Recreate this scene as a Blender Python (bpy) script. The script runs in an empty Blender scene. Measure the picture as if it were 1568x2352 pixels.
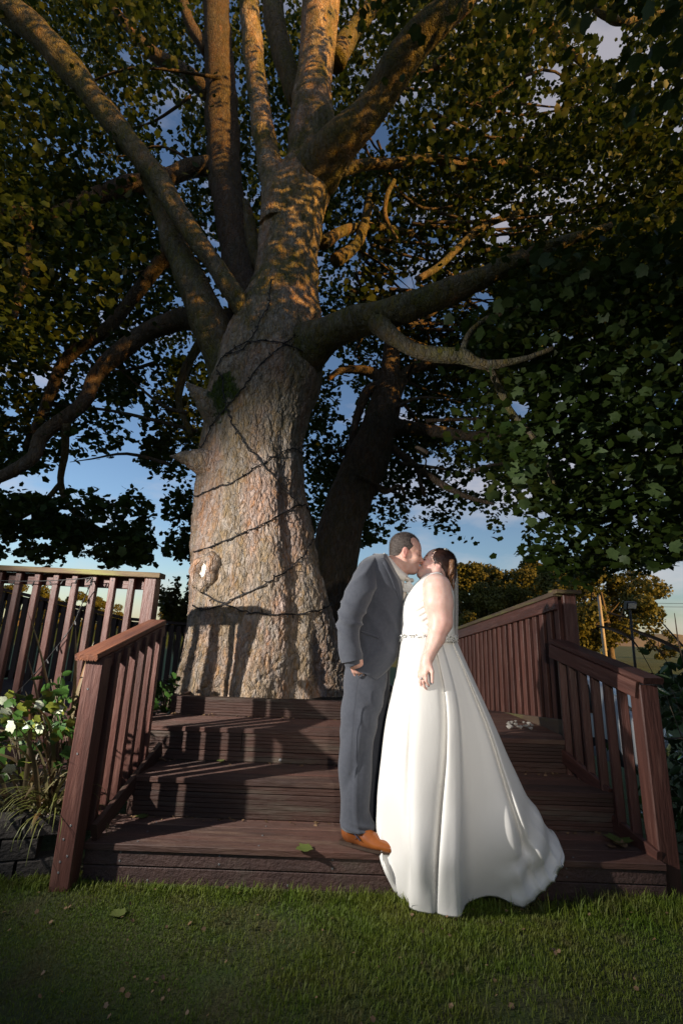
import bpy, math, random
import numpy as np
from mathutils import Vector, Matrix, noise as mnoise
from mathutils.bvhtree import BVHTree

random.seed(7); RNG = np.random.default_rng(7)
S = bpy.context.scene
COL = S.collection
rad = math.radians

# ------------------------------------------------------------------ camera
FPX, PITCH, ROLL, CAMH = 1085.0, rad(14.6), rad(2.1), 1.25
FW = np.array([0, math.cos(PITCH), math.sin(PITCH)])
_u0 = np.array([0, -math.sin(PITCH), math.cos(PITCH)]); _r0 = np.array([1., 0, 0])
UP = _u0*math.cos(ROLL) - _r0*math.sin(ROLL)
RT = _r0*math.cos(ROLL) + _u0*math.sin(ROLL)
CAM = np.array([0, 0, CAMH])
cd = bpy.data.cameras.new('camera'); cam = bpy.data.objects.new('camera', cd); COL.objects.link(cam)
cd.sensor_fit = 'VERTICAL'; cd.sensor_height = 36; cd.lens = 36*FPX/2352
cd.clip_start = 0.05; cd.clip_end = 3000
m = Matrix(((RT[0], UP[0], -FW[0], 0), (RT[1], UP[1], -FW[1], 0), (RT[2], UP[2], -FW[2], CAMH), (0, 0, 0, 1)))
cam.matrix_world = m
S.camera = cam

# ------------------------------------------------------------------ sky, sun, flashes, exposure
SUN = Vector((0.79, -0.61, math.tan(rad(9.0)))).normalized()
SKY_STRENGTH = 0.088
w = bpy.data.worlds.new('World'); S.world = w; w.use_nodes = True
nt = w.node_tree; nt.nodes.clear()
def N(tree, t, **kw):
    n = tree.nodes.new(t)
    for k, v in kw.items(): setattr(n, k, v)
    return n
def L(tree, a, b): tree.links.new(a, b)
out = N(nt, 'ShaderNodeOutputWorld'); bg = N(nt, 'ShaderNodeBackground')
sky = N(nt, 'ShaderNodeTexSky'); sky.sky_type = 'NISHITA'; sky.sun_disc = False
sky.sun_elevation = math.asin(SUN.z); sky.sun_rotation = math.atan2(SUN.x, SUN.y)
sky.air_density = 1.0; sky.dust_density = 0.6; sky.ozone_density = 1.6
tc = N(nt, 'ShaderNodeTexCoord'); mp = N(nt, 'ShaderNodeMapping'); mp.inputs['Scale'].default_value = (1.6, 1.6, 4.6)
mp.inputs['Location'].default_value = (0.35, 0.1, 0.55)
nz = N(nt, 'ShaderNodeTexNoise'); nz.inputs['Scale'].default_value = 1.7; nz.inputs['Detail'].default_value = 7; nz.inputs['Roughness'].default_value = 0.55
rp = N(nt, 'ShaderNodeValToRGB'); rp.color_ramp.elements[0].position = 0.50; rp.color_ramp.elements[1].position = 0.66
mx = N(nt, 'ShaderNodeMixRGB'); mx.inputs['Color2'].default_value = (5.4, 4.9, 4.9, 1)
mf = N(nt, 'ShaderNodeMath', operation='MULTIPLY'); mf.inputs[1].default_value = 0.52
L(nt, tc.outputs['Generated'], mp.inputs['Vector']); L(nt, mp.outputs[0], nz.inputs['Vector'])
L(nt, nz.outputs['Fac'], rp.inputs[0]); L(nt, rp.outputs[0], mf.inputs[0]); L(nt, mf.outputs[0], mx.inputs['Fac'])
tn = N(nt, 'ShaderNodeMixRGB', blend_type='MULTIPLY'); tn.inputs['Fac'].default_value = 1; tn.inputs['Color2'].default_value = (1.0, 1.06, 1.24, 1)
L(nt, sky.outputs[0], tn.inputs['Color1']); L(nt, tn.outputs[0], mx.inputs['Color1']); L(nt, mx.outputs[0], bg.inputs['Color'])
bg.inputs['Strength'].default_value = SKY_STRENGTH
L(nt, bg.outputs[0], out.inputs[0])

sl = bpy.data.lights.new('sun', 'SUN'); so = bpy.data.objects.new('sun', sl); COL.objects.link(so)
sl.energy = 4.9; sl.angle = rad(0.6); sl.color = (1.0, 0.53, 0.12)
so.rotation_euler = SUN.to_track_quat('Z', 'Y').to_euler(); so.location = (20, -12, 12)
def flash(name, loc, aim, power, size, blend, radius, colr):
    l = bpy.data.lights.new(name, 'SPOT'); o = bpy.data.objects.new(name, l); COL.objects.link(o)
    l.energy = power; l.spot_size = rad(size); l.spot_blend = blend; l.shadow_soft_size = radius; l.color = colr
    o.location = loc; d = Vector(aim)-Vector(loc); o.rotation_euler = d.to_track_quat('-Z', 'Y').to_euler()
# the photographer's two lit flash heads: one on a high stand to the left (it throws the railing's shadow), one by the camera
flash('flash_lamp', (-3.25, 1.35, 2.2), (0.15, 3.85, 1.40), 810, 76, 0.8, 0.025, (1.0, 0.95, 0.88))
flash('flash_lamp', (0.35, -0.1, 1.55), (0.52, 2.9, 1.15), 108, 52, 1.0, 0.04, (1.0, 0.90, 0.78))
vs = S.view_settings; vs.view_transform = 'Standard'; vs.look = 'None'; vs.gamma = 1; vs.use_curve_mapping = False
vs.exposure = 0.6

# ------------------------------------------------------------------ helpers
def at(px, py, Y):
    "world point on the sight line of photo pixel (1568 x 2352 scale) at depth Y"
    r = RT*(px-784)/FPX + UP*(1176-py)/FPX + FW
    return CAM + r*(Y/r[1])
def A(px, py, Y): return Vector(at(px, py, Y))
def smooth(o):
    me = o.data; me.polygons.foreach_set('use_smooth', np.ones(len(me.polygons), dtype=bool)); me.update()
def npmesh(name, V, F, loops=None):
    "V (n,3); F (m,k) int array"
    me = bpy.data.meshes.new(name); V = np.asarray(V, dtype=np.float32); F = np.asarray(F, dtype=np.int32)
    k = F.shape[1]
    me.vertices.add(len(V)); me.vertices.foreach_set('co', V.ravel())
    me.loops.add(F.size); me.loops.foreach_set('vertex_index', F.ravel())
    me.polygons.add(len(F)); me.polygons.foreach_set('loop_start', np.arange(0, F.size, k, dtype=np.int32))
    me.polygons.foreach_set('loop_total', np.full(len(F), k, dtype=np.int32))
    me.update(calc_edges=True)
    return me
def pymesh(name, V, F):
    me = bpy.data.meshes.new(name); me.from_pydata([tuple(v) for v in V], [], F); me.update(); return me
def link(name, me, mat=None, parent=None, M=None, sm=False):
    o = bpy.data.objects.new(name, me); COL.objects.link(o)
    if mat is not None and len(me.materials) == 0: me.materials.append(mat)
    if M is not None: o.matrix_world = M
    if parent is not None:
        o.parent = parent; o.matrix_parent_inverse = Matrix.Translation(parent.location).inverted()
    if sm: smooth(o)
    return o
def tag(o, label=None, cat=None, group=None, kind=None):
    if label: o['label'] = label
    if cat: o['category'] = cat
    if group: o['group'] = group
    if kind: o['kind'] = kind
    return o
def thing(name, loc, label, cat, group=None):
    o = bpy.data.objects.new(name, None); COL.objects.link(o); o.location = loc; o.empty_display_size = 0.1
    return tag(o, label, cat, group)

# ------------------------------------------------------------------ materials
def mat(name, c1, c2=None, scale=8, rough=0.6, bump=0.0, bscale=None, stretch=(1, 1, 1), detail=5, spec=0.4,
        rnd=0.0, lo=0.35, hi=0.65, c3=None, sc3=3.0, coord='Object', sheen=0.0, trans=0.0, attr=None, bdist=0.02, sss=0.0):
    M = bpy.data.materials.new(name); M.use_nodes = True; t = M.node_tree; b = t.nodes['Principled BSDF']
    b.inputs['Roughness'].default_value = rough; b.inputs['Specular IOR Level'].default_value = spec
    if sheen: b.inputs['Sheen Weight'].default_value = sheen
    if sss:
        b.inputs['Subsurface Weight'].default_value = sss; b.inputs['Subsurface Radius'].default_value = (0.02, 0.008, 0.004)
        b.inputs['Subsurface Scale'].default_value = 0.5
    tcn = N(t, 'ShaderNodeTexCoord'); mpn = N(t, 'ShaderNodeMapping'); mpn.inputs['Scale'].default_value = stretch
    L(t, tcn.outputs[coord], mpn.inputs[0])
    if rnd:
        oi = N(t, 'ShaderNodeObjectInfo'); mv = N(t, 'ShaderNodeMath', operation='MULTIPLY'); mv.inputs[1].default_value = 37.0
        L(t, oi.outputs['Random'], mv.inputs[0]); cb = N(t, 'ShaderNodeCombineXYZ')
        for i in range(3): L(t, mv.outputs[0], cb.inputs[i])
        L(t, cb.outputs[0], mpn.inputs['Location'])
    def nzr(sc, det, a, bb, rg=0.6):
        n = N(t, 'ShaderNodeTexNoise'); n.inputs['Scale'].default_value = sc; n.inputs['Detail'].default_value = det; n.inputs['Roughness'].default_value = rg
        L(t, mpn.outputs[0], n.inputs['Vector'])
        r = N(t, 'ShaderNodeMapRange'); r.inputs[1].default_value = a; r.inputs[2].default_value = bb
        L(t, n.outputs['Fac'], r.inputs[0]); return n, r
    cur = None
    if attr:
        an = N(t, 'ShaderNodeAttribute'); an.attribute_name = attr; cur = an.outputs['Color']
    if c2 is not None:
        n, r = nzr(scale, detail, lo, hi); mxn = N(t, 'ShaderNodeMixRGB')
        mxn.inputs['Color1'].default_value = (*c1, 1); mxn.inputs['Color2'].default_value = (*c2, 1)
        L(t, r.outputs[0], mxn.inputs['Fac']); 
        if cur is not None:
            m2 = N(t, 'ShaderNodeMixRGB', blend_type='MULTIPLY'); m2.inputs['Fac'].default_value = 1
            L(t, cur, m2.inputs['Color1']); L(t, mxn.outputs[0], m2.inputs['Color2']); cur = m2.outputs[0]
        else: cur = mxn.outputs[0]
    if c3 is not None:
        n, r = nzr(sc3, 4, 0.52, 0.68); mxn = N(t, 'ShaderNodeMixRGB'); mxn.inputs['Color2'].default_value = (*c3, 1)
        if cur is None: mxn.inputs['Color1'].default_value = (*c1, 1)
        else: L(t, cur, mxn.inputs['Color1'])
        L(t, r.outputs[0], mxn.inputs['Fac']); cur = mxn.outputs[0]
    if rnd:
        hs = N(t, 'ShaderNodeHueSaturation'); mr = N(t, 'ShaderNodeMapRange'); mr.inputs[3].default_value = 1-rnd; mr.inputs[4].default_value = 1+rnd
        L(t, oi.outputs['Random'], mr.inputs[0]); L(t, mr.outputs[0], hs.inputs['Value'])
        if cur is None: hs.inputs['Color'].default_value = (*c1, 1)
        else: L(t, cur, hs.inputs['Color'])
        cur = hs.outputs[0]
    if cur is None: b.inputs['Base Color'].default_value = (*c1, 1)
    else: L(t, cur, b.inputs['Base Color'])
    if bump:
        n, r = nzr(bscale or scale*3, 6, 0.2, 0.8); bn = N(t, 'ShaderNodeBump'); bn.inputs['Strength'].default_value = bump; bn.inputs['Distance'].default_value = bdist
        L(t, r.outputs[0], bn.inputs['Height']); L(t, bn.outputs[0], b.inputs['Normal'])
    if trans:
        tr = N(t, 'ShaderNodeBsdfTranslucent'); ms = N(t, 'ShaderNodeMixShader'); ms.inputs[0].default_value = trans
        if cur is not None: L(t, cur, tr.inputs[0])
        else: tr.inputs[0].default_value = (*c1, 1)
        o = t.nodes['Material Output']; L(t, b.outputs[0], ms.inputs[1]); L(t, tr.outputs[0], ms.inputs[2]); L(t, ms.outputs[0], o.inputs[0])
    return M

M_PAINT = mat('brown_paint', (0.102, 0.0391, 0.0289), (0.0629, 0.0247, 0.0187), scale=6, rough=.5, bump=.35, bscale=26, stretch=(.35, 3, 3), rnd=.16, spec=.45, c3=(.125, .056, .042), sc3=9, bdist=.01)
M_RAILCAP = mat('worn_cap', (.22, .085, .045), (.10, .042, .032), scale=5, rough=.45, bump=.4, bscale=20, stretch=(.3, 4, 4), rnd=.1, bdist=.01)
M_MOSSCAP = mat('mossy_cap', (.15, .105, .05), (.085, .048, .03), scale=5, rough=.75, bump=.5, bscale=22, stretch=(.5, 3, 3), rnd=.1, c3=(.17, .16, .05), sc3=4, bdist=.01)
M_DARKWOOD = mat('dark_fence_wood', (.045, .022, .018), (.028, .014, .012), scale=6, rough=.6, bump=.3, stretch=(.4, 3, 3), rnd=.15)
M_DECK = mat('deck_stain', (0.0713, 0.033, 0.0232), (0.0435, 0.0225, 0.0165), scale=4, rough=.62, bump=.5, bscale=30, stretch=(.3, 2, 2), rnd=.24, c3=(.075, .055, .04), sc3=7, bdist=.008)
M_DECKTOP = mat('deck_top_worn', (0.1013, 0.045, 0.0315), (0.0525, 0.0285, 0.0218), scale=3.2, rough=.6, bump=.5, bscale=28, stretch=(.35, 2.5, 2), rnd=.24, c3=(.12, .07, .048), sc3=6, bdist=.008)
M_RAMPBOARD = mat('greenish_board', (.115, .075, .045), (.075, .05, .035), scale=4, rough=.7, bump=.4, stretch=(.4, 2, 2), c3=(.13, .12, .04), sc3=5, rnd=.08)
M_FASCIA = mat('fascia_paint', (0.076, 0.0416, 0.0344), (0.0496, 0.028, 0.024), scale=7, rough=.6, bump=.6, bscale=60, stretch=(.8, 1, 1), rnd=.06, c3=(.075, .055, .042), sc3=3, bdist=.008)
M_GRASS = mat('grass_blade', (.092, .150, .012), (.140, .155, .020), scale=2.2, rough=.55, spec=.25, c3=(.13, .11, .04), sc3=4, trans=.25)
M_SOIL = mat('soil', (.035, .028, .016), (.02, .017, .011), scale=14, rough=.95, bump=.8, bdist=.03)
M_LAWN = mat('lawn_ground', (.040, .065, .010), (.060, .058, .018), scale=5, rough=.95, bump=.8, bscale=60, c3=(.04, .03, .018), sc3=2.2, bdist=.02)
M_FIELD = mat('field', (.05, .085, .018), (.085, .10, .025), scale=.25, rough=.95, bump=.6, bscale=3, bdist=.1)
M_LEAF = mat('sycamore_leaf', (.026, .050, .009), (.044, .066, .011), scale=1.3, rough=.5, spec=.22, trans=.40, c3=(.062, .064, .010), sc3=1.1)
M_LEAFN = mat('sycamore_leaf_near', (.048, .078, .026), (.070, .105, .034), scale=5, rough=.5, spec=.25, trans=.2, rnd=.25)
M_SKIN = mat('skin', (1, 1, 1), (.9, .82, .8), scale=30, rough=.45, spec=.35, attr='Col', sss=.25, bump=.08, bscale=120, bdist=.003)
M_SUIT = mat('grey_suit', (.058, .063, .078), (.047, .052, .066), scale=60, rough=.82, spec=.2, sheen=.25, bump=.25, bscale=420, bdist=.002)
M_SUITD = mat('grey_lapel', (.055, .060, .074), (.046, .050, .064), scale=60, rough=.85, spec=.2, sheen=.2, bump=.2, bscale=420, bdist=.002)
M_WHITE = mat('white_satin', (.71, .695, .66), (.68, .665, .63), scale=3, rough=.46, spec=.35, sheen=.12, bump=.10, bscale=3.5, stretch=(1, 1, .45), bdist=.03)
M_SHIRT = mat('ivory_cotton', (.74, .70, .63), (.68, .63, .56), scale=9, rough=.7, bump=.1)
M_CRAVAT = mat('ivory_cravat', (.62, .55, .46), (.56, .5, .42), scale=12, rough=.4)
M_SHOE = mat('tan_leather', (.25, .078, .019), (.14, .042, .012), scale=6, rough=.17, spec=.5, bump=.1, bscale=80, bdist=.002)
M_SOLE = mat('dark_sole', (.05, .027, .016), (.03, .018, .012), scale=20, rough=.6)
M_LACE = mat('navy_lace', (.02, .023, .05), rough=.7)
M_DARK = mat('black_plastic', (.012, .012, .012), (.02, .019, .018), scale=20, rough=.55)
M_CABLE = mat('black_cable', (.012, .010, .010), rough=.55)
M_HAIRG = mat('short_dark_hair', (.030, .021, .017), (.085, .066, .056), scale=60, rough=.55, detail=3, bump=.7, bscale=150, stretch=(1, 1, 2), bdist=.004)
M_HAIRB = mat('dark_brown_hair', (.020, .010, .008), (.045, .020, .014), scale=35, rough=.38, bump=.7, bscale=90, stretch=(.5, 1, 1), bdist=.004)
M_CURL = mat('brown_blonde_curl', (.20, .10, .045), (.07, .03, .017), scale=25, rough=.4, bump=.6, bscale=90, bdist=.003)
M_GEM = mat('crystal', (.62, .61, .58), (.16, .16, .15), scale=120, rough=.12, spec=.9, lo=.42, hi=.58)
M_PHORM = mat('flax_leaf', (.095, .095, .036), (.14, .095, .055), scale=3, rough=.4, c3=(.17, .07, .028), sc3=5, stretch=(1, 1, .6), trans=.15, rnd=.3)
M_PHORMD = mat('dark_flax_leaf', (.05, .035, .022), (.07, .045, .03), scale=3, rough=.5, rnd=.3)
M_STONE = mat('pale_stone', (.40, .37, .33), (.28, .25, .22), scale=20, rough=.85, rnd=.3)
M_SLEEPER = mat('weathered_block', (.060, .050, .043), (.033, .028, .024), scale=8, rough=.85, bump=.6, bscale=40, stretch=(.6, 1, 1), rnd=.15)
M_METAL = mat('grey_metal', (.12, .12, .12), rough=.5)
M_POLE = mat('pale_pole', (.45, .40, .32), (.33, .29, .24), scale=4, rough=.8)

def emit_free_vc(me, name, cols):
    a = me.color_attributes.new(name, 'FLOAT_COLOR', 'POINT'); c = np.ones((len(me.vertices), 4), dtype=np.float32); c[:, :3] = cols
    a.data.foreach_set('color', c.ravel())

# ------------------------------------------------------------------ mesh builders
def frame(p0, p1, upv):
    x = (Vector(p1)-Vector(p0)); Ln = x.length; x.normalize(); z = Vector(upv); y = z.cross(x); y.normalize(); z = x.cross(y)
    return Matrix(((x.x, y.x, z.x, p0[0]), (x.y, y.y, z.y, p0[1]), (x.z, y.z, z.z, p0[2]), (0, 0, 0, 1))), Ln
def extrude_profile(prof, Ln, name, segs=1):
    n = len(prof); V = []; F = []
    for k in range(segs+1):
        for (y, z) in prof: V.append((Ln*k/segs, y, z))
    for k in range(segs):
        for i in range(n):
            j = (i+1) % n; F.append((k*n+i, k*n+j, (k+1)*n+j, (k+1)*n+i))
    F.append(tuple(reversed(range(n)))); F.append(tuple(segs*n+i for i in range(n)))
    me = pymesh(name, V, F); return me
def chamfer(wy, wz, b):
    a, c = wy/2, wz/2
    return [(-a+b, -c), (a-b, -c), (a, -c+b), (a, c-b), (a-b, c), (-a+b, c), (-a, c-b), (-a, -c+b)]
def board(name, p0, p1, wy, wz, mt, parent, upv=(0, 0, 1), b=.004, prof=None):
    "beam from p0 to p1 (centre line); wy across, wz along upv"
    Mx, Ln = frame(p0, p1, upv)
    me = extrude_profile(prof or chamfer(wy, wz, b), Ln, name)
    return link(name, me, mt, parent, Mx)
def groove_profile(w, t, n, gw, gd):
    "board lying flat: width w along y, thickness t, n grooves in the top"
    P = [(-w/2, -t/2), (w/2, -t/2), (w/2, t/2-.003), (w/2-.003, t/2)]
    pitch = w/(n+1)
    for k in range(n):
        c = w/2-pitch*(k+1)
        P += [(c+gw/2, t/2), (c+gw/2-.0015, t/2-gd), (c-gw/2+.0015, t/2-gd), (c-gw/2, t/2)]
    P += [(-w/2+.003, t/2), (-w/2, t/2-.003)]
    return P
def cat(P, sub):
    "Catmull-Rom through rows of P (n,k) with sub steps per span"
    P = np.asarray(P, float); n = len(P); out_ = []
    for i in range(n-1):
        p0 = P[max(i-1, 0)]; p1 = P[i]; p2 = P[i+1]; p3 = P[min(i+2, n-1)]
        for s in range(sub):
            t = s/sub; out_.append(.5*((2*p1)+(-p0+p2)*t+(2*p0-5*p1+4*p2-p3)*t*t+(-p0+3*p1-3*p2+p3)*t**3))
    out_.append(P[-1]); return np.array(out_)
def catc(P, sub):
    "closed version"
    P = np.asarray(P, float); n = len(P); out_ = []
    for i in range(n):
        p0, p1, p2, p3 = P[(i-1) % n], P[i], P[(i+1) % n], P[(i+2) % n]
        for s in range(sub):
            t = s/sub; out_.append(.5*((2*p1)+(-p0+p2)*t+(2*p0-5*p1+4*p2-p3)*t*t+(-p0+3*p1-3*p2+p3)*t**3))
    return np.array(out_)
def grid_faces(nr, nc, closed=True):
    F = []
    i = np.arange(nr-1)[:, None]; 
    j = np.arange(nc if closed else nc-1)[None, :]
    j2 = (j+1) % nc
    a = i*nc+j; b = i*nc+j2; c = (i+1)*nc+j2; d = (i+1)*nc+j
    return np.stack([a, b, c, d], -1).reshape(-1, 4)
def tube_rings(path, radii, n, up=(0.3, 0.2, 1)):
    P = np.asarray(path, float); k = len(P); T = np.gradient(P, axis=0); T /= np.linalg.norm(T, axis=1)[:, None]+1e-9
    u = np.array(up, float); R = []
    prev = None
    for i in range(k):
        if prev is None:
            a = np.cross(T[i], u)
            if np.linalg.norm(a) < 1e-3: a = np.cross(T[i], (1, 0, 0))
        else: a = prev-T[i]*np.dot(prev, T[i])
        a /= np.linalg.norm(a)+1e-9; prev = a; b = np.cross(T[i], a)
        th = np.arange(n)*2*np.pi/n
        R.append(P[i]+radii[i]*(np.cos(th)[:, None]*a+np.sin(th)[:, None]*b))
    return np.array(R)
def rings_mesh(name, R, cap=True):
    nr, nc = R.shape[:2]; V = R.reshape(-1, 3); F = grid_faces(nr, nc)
    if cap:
        V = np.vstack([V, R[0].mean(0), R[-1].mean(0)]); a = nr*nc
        j = np.arange(nc); j2 = (j+1) % nc
        c0 = np.stack([np.full(nc, a), j2, j, j], -1); c1 = np.stack([np.full(nc, a+1), (nr-1)*nc+j, (nr-1)*nc+j2, (nr-1)*nc+j2], -1)
        F4 = [tuple(f) for f in F.tolist()]+[tuple(f[:3]) for f in c0.tolist()]+[tuple(f[:3]) for f in c1.tolist()]
        return pymesh(name, V.tolist(), F4)
    return npmesh(name, V, F)
def tube(name, path, radii, n, mt, parent=None, sub=1, cap=True):
    P = np.asarray(path, float); r = np.asarray(radii if np.ndim(radii) else [radii]*len(P), float)
    if sub > 1:
        Q = cat(np.column_stack([P, r]), sub); P = Q[:, :3]; r = Q[:, 3]
    return link(name, rings_mesh(name, tube_rings(P, r, n), cap), mt, parent, sm=True)

# ---- signed distance modelling for bodies
class SDF:
    def __init__(s, lo, hi, res):
        s.lo = np.array(lo, float); s.res = res; s.n = np.ceil((np.array(hi)-s.lo)/res).astype(int)+1
        s.G = np.full(s.n, 0.2, dtype=np.float32)
    def _box(s, lo, hi):
        a = np.maximum(np.floor((lo-s.lo)/s.res).astype(int), 0); b = np.minimum(np.ceil((hi-s.lo)/s.res).astype(int)+1, s.n)
        if (b <= a).any(): return None
        ax = [s.lo[i]+s.res*np.arange(a[i], b[i]) for i in range(3)]
        X, Y, Z = np.meshgrid(*ax, indexing='ij')
        return tuple(slice(a[i], b[i]) for i in range(3)), np.stack([X, Y, Z], -1)
    def _mix(s, sl, d, k, sub):
        g = s.G[sl]
        if sub: d = -d; h = np.clip(.5+.5*(d-g)/k, 0, 1); s.G[sl] = g+(d-g)*h+k*h*(1-h); return
        h = np.clip(.5+.5*(g-d)/k, 0, 1); s.G[sl] = g*(1-h)+d*h-k*h*(1-h)
    def cap(s, a, b, ra, rb, k=.012, sub=False):
        a = np.array(a, float); b = np.array(b, float); m_ = max(ra, rb)+k+.03
        q = s._box(np.minimum(a, b)-m_, np.maximum(a, b)+m_)
        if q is None: return
        sl, P = q; ab = b-a; t = np.clip(((P-a)@ab)/(ab@ab+1e-12), 0, 1)
        d = np.linalg.norm(P-a-t[..., None]*ab, axis=-1)-(ra+t*(rb-ra)); s._mix(sl, d, k, sub)
    def ell(s, c, r, R=None, k=.012, sub=False):
        c = np.array(c, float); r = np.array(r, float); m_ = r.max()+k+.03
        q = s._box(c-m_, c+m_)
        if q is None: return
        sl, P = q; Q = P-c
        if R is not None: Q = Q@np.array(R).T      # rows of R are the local axes
        k0 = np.linalg.norm(Q/r, axis=-1); k1 = np.linalg.norm(Q/(r*r), axis=-1)+1e-9
        d = k0*(k0-1)/k1; s._mix(sl, d, k, sub)
    def mesh(s, name, iters=2):
        G = s.G; ins = G < 0; n = G.shape
        c = [(i, j, k) for i in (0, 1) for j in (0, 1) for k in (0, 1)]
        sh = lambda a, o: a[o[0]:n[0]-1+o[0], o[1]:n[1]-1+o[1], o[2]:n[2]-1+o[2]]
        cnt = sum(sh(ins, o).astype(np.int8) for o in c); act = (cnt > 0) & (cnt < 8)
        idx = np.argwhere(act); vid = np.full(act.shape, -1, dtype=np.int32); vid[act] = np.arange(len(idx))
        vals = np.stack([G[idx[:, 0]+o[0], idx[:, 1]+o[1], idx[:, 2]+o[2]] for o in c], 1)
        ssum = np.zeros((len(idx), 3)); num = np.zeros(len(idx))
        for a in range(8):
            for b in range(a+1, 8):
                if sum(abs(c[a][q]-c[b][q]) for q in range(3)) != 1: continue
                va, vb = vals[:, a], vals[:, b]; cr = (va < 0) != (vb < 0)
                t = np.where(cr, va/(va-vb+1e-12), 0)
                pt = np.array(c[a])+t[:, None]*(np.array(c[b])-np.array(c[a]))
                ssum += np.where(cr[:, None], pt, 0); num += cr
        V = s.lo+s.res*(idx+ssum/np.maximum(num, 1)[:, None])
        F = []
        for ax in range(3):
            o = [0, 0, 0]; o[ax] = 1
            a0 = ins[:n[0]-o[0], :n[1]-o[1], :n[2]-o[2]]; a1 = ins[o[0]:, o[1]:, o[2]:]
            e = np.argwhere(a0 != a1); u, v = [q for q in range(3) if q != ax]
            e = e[(e[:, u] > 0) & (e[:, v] > 0) & (e[:, u] < n[u]-1) & (e[:, v] < n[v]-1)]
            fl = a0[e[:, 0], e[:, 1], e[:, 2]]
            def vv(du, dv):
                q = e.copy(); q[:, u] -= du; q[:, v] -= dv; return vid[q[:, 0], q[:, 1], q[:, 2]]
            f = np.stack([vv(0, 0), vv(1, 0), vv(1, 1), vv(0, 1)], 1)
            flip = fl if ax != 1 else ~fl
            f[flip] = f[flip][:, ::-1]; F.append(f)
        F = np.vstack(F); F = F[(F >= 0).all(1)]
        for _ in range(iters):   # light relaxation
            acc = np.zeros_like(V); nb = np.zeros(len(V))
            for a, b in ((0, 1), (1, 2), (2, 3), (3, 0)):
                np.add.at(acc, F[:, a], V[F[:, b]]); np.add.at(nb, F[:, a], 1)
                np.add.at(acc, F[:, b], V[F[:, a]]); np.add.at(nb, F[:, b], 1)
            V = .55*V+.45*acc/np.maximum(nb, 1)[:, None]
        me = npmesh(name, V, F); return me, V

# ================================================================== SETTING
def ss(a, b, x): t = np.clip((x-a)/(b-a), 0, 1); return t*t*(3-2*t)
def ground_z(x, y):
    x = np.asarray(x, float); y = np.asarray(y, float)
    dip = -.75*ss(2.6, 5.5, x)*ss(2.0, 7, y)*(1-ss(18, 30, y))
    bump = .012*np.sin(3.1*x+1.3)*np.sin(2.3*y)+.02*np.sin(.7*x+y*.9)
    near = ss(2.85, 2.6, y)*ss(1.0, 1.75, x)*.03
    return dip+bump*(1-ss(20, 40, np.hypot(x, y)))+near
def axis(lo, hi):
    a = np.arange(-8, 12.01, .2); b = np.geomspace(12.4, hi, 34); c = -np.geomspace(8.4, -lo, 34)[::-1]
    return np.concatenate([c, a, b])
gx = axis(-1500, 1500); gy = axis(-200, 2500)
GX, GY = np.meshgrid(gx, gy); GZ = ground_z(GX, GY)-.03
V = np.stack([GX, GY, GZ], -1).reshape(-1, 3); F = grid_faces(len(gy), len(gx), closed=False)
tag(link('field', npmesh('field', V, F), M_FIELD, sm=True), kind='structure')
lx = np.arange(-4.2, 4.21, .1); ly = np.arange(-2.0, 3.01, .1); LX, LY = np.meshgrid(lx, ly)
LZ = ground_z(LX, LY)
tag(link('lawn', npmesh('lawn', np.stack([LX, LY, LZ], -1).reshape(-1, 3), grid_faces(len(ly), len(lx), closed=False)), M_LAWN, sm=True), kind='structure')
# grass blades on the lawn
def blades(n, sampler, name, hmin, hmax, wd, mt, lean=.5, segs=2):
    x, y = sampler(n); n = len(x); z = ground_z(x, y)
    h = RNG.uniform(hmin, hmax, n)*(.75+.5*np.sin(2.1*x+.7)*np.sin(2.7*y+1.9)); h = np.clip(h, .008, None)
    a = RNG.uniform(0, 2*np.pi, n); ln = RNG.uniform(.1, lean*2, n); w_ = wd*RNG.uniform(.6, 1.3, n)
    dx, dy = np.cos(a)*h*ln, np.sin(a)*h*ln; b = a+np.pi/2+RNG.uniform(-.6, .6, n); wx, wy = np.cos(b)*w_/2, np.sin(b)*w_/2
    P = np.stack([np.stack([x-wx, y-wy, z-.004], -1), np.stack([x+wx, y+wy, z-.004], -1),
                  np.stack([x+.35*dx+wx*.8, y+.35*dy+wy*.8, z+.6*h], -1), np.stack([x+.35*dx-wx*.8, y+.35*dy-wy*.8, z+.6*h], -1),
                  np.stack([x+dx, y+dy, z+h], -1)], 1)
    i = np.arange(n)[:, None]*5
    F3 = np.concatenate([i+[0, 1, 2], i+[0, 2, 3], i+[3, 2, 4]], 0)
    return tag(link(name, npmesh(name, P.reshape(-1, 3), F3), mt), kind='stuff')
def lawn_sampler(n):
    y = 2.85-np.abs(RNG.normal(0, .75, n)); x = RNG.uniform(-2.6, 2.75, n)
    ok = (y > 1.15)
    x, y = x[ok], y[ok]
    d = np.sin(3.3*x+1.1*y)*np.sin(2.9*y-1.7*x+.6)+.5*np.sin(9*x+4*y)*np.sin(8*y-3*x)      # thin patches
    keep = RNG.uniform(0, 1, len(x)) < np.clip(.95-.75*np.clip(d-.25, 0, 1), .35, 1)
    under = (y > 2.73) & (x > -1.15) & (x < 1.68)
    return x[keep & ~under], y[keep & ~under]
blades(165000, lawn_sampler, 'grass', .010, .027, .0030, M_GRASS)
def edge_sampler(n):
    x = RNG.uniform(-1.9, 2.6, n); y = 2.70+RNG.normal(0, .035, n)-.05*(np.abs(RNG.normal(0, .5, n)))
    k = RNG.uniform(0, 1, n) < (.30+.7*ss(.95, 1.7, x)+.5*ss(-1.15, -1.4, x)+.25*np.sin(6*x)**2)
    return x[k], np.minimum(y[k], 2.735)
blades(7000, edge_sampler, 'long_grass', .03, .065, .0040, M_GRASS, .6)
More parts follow.
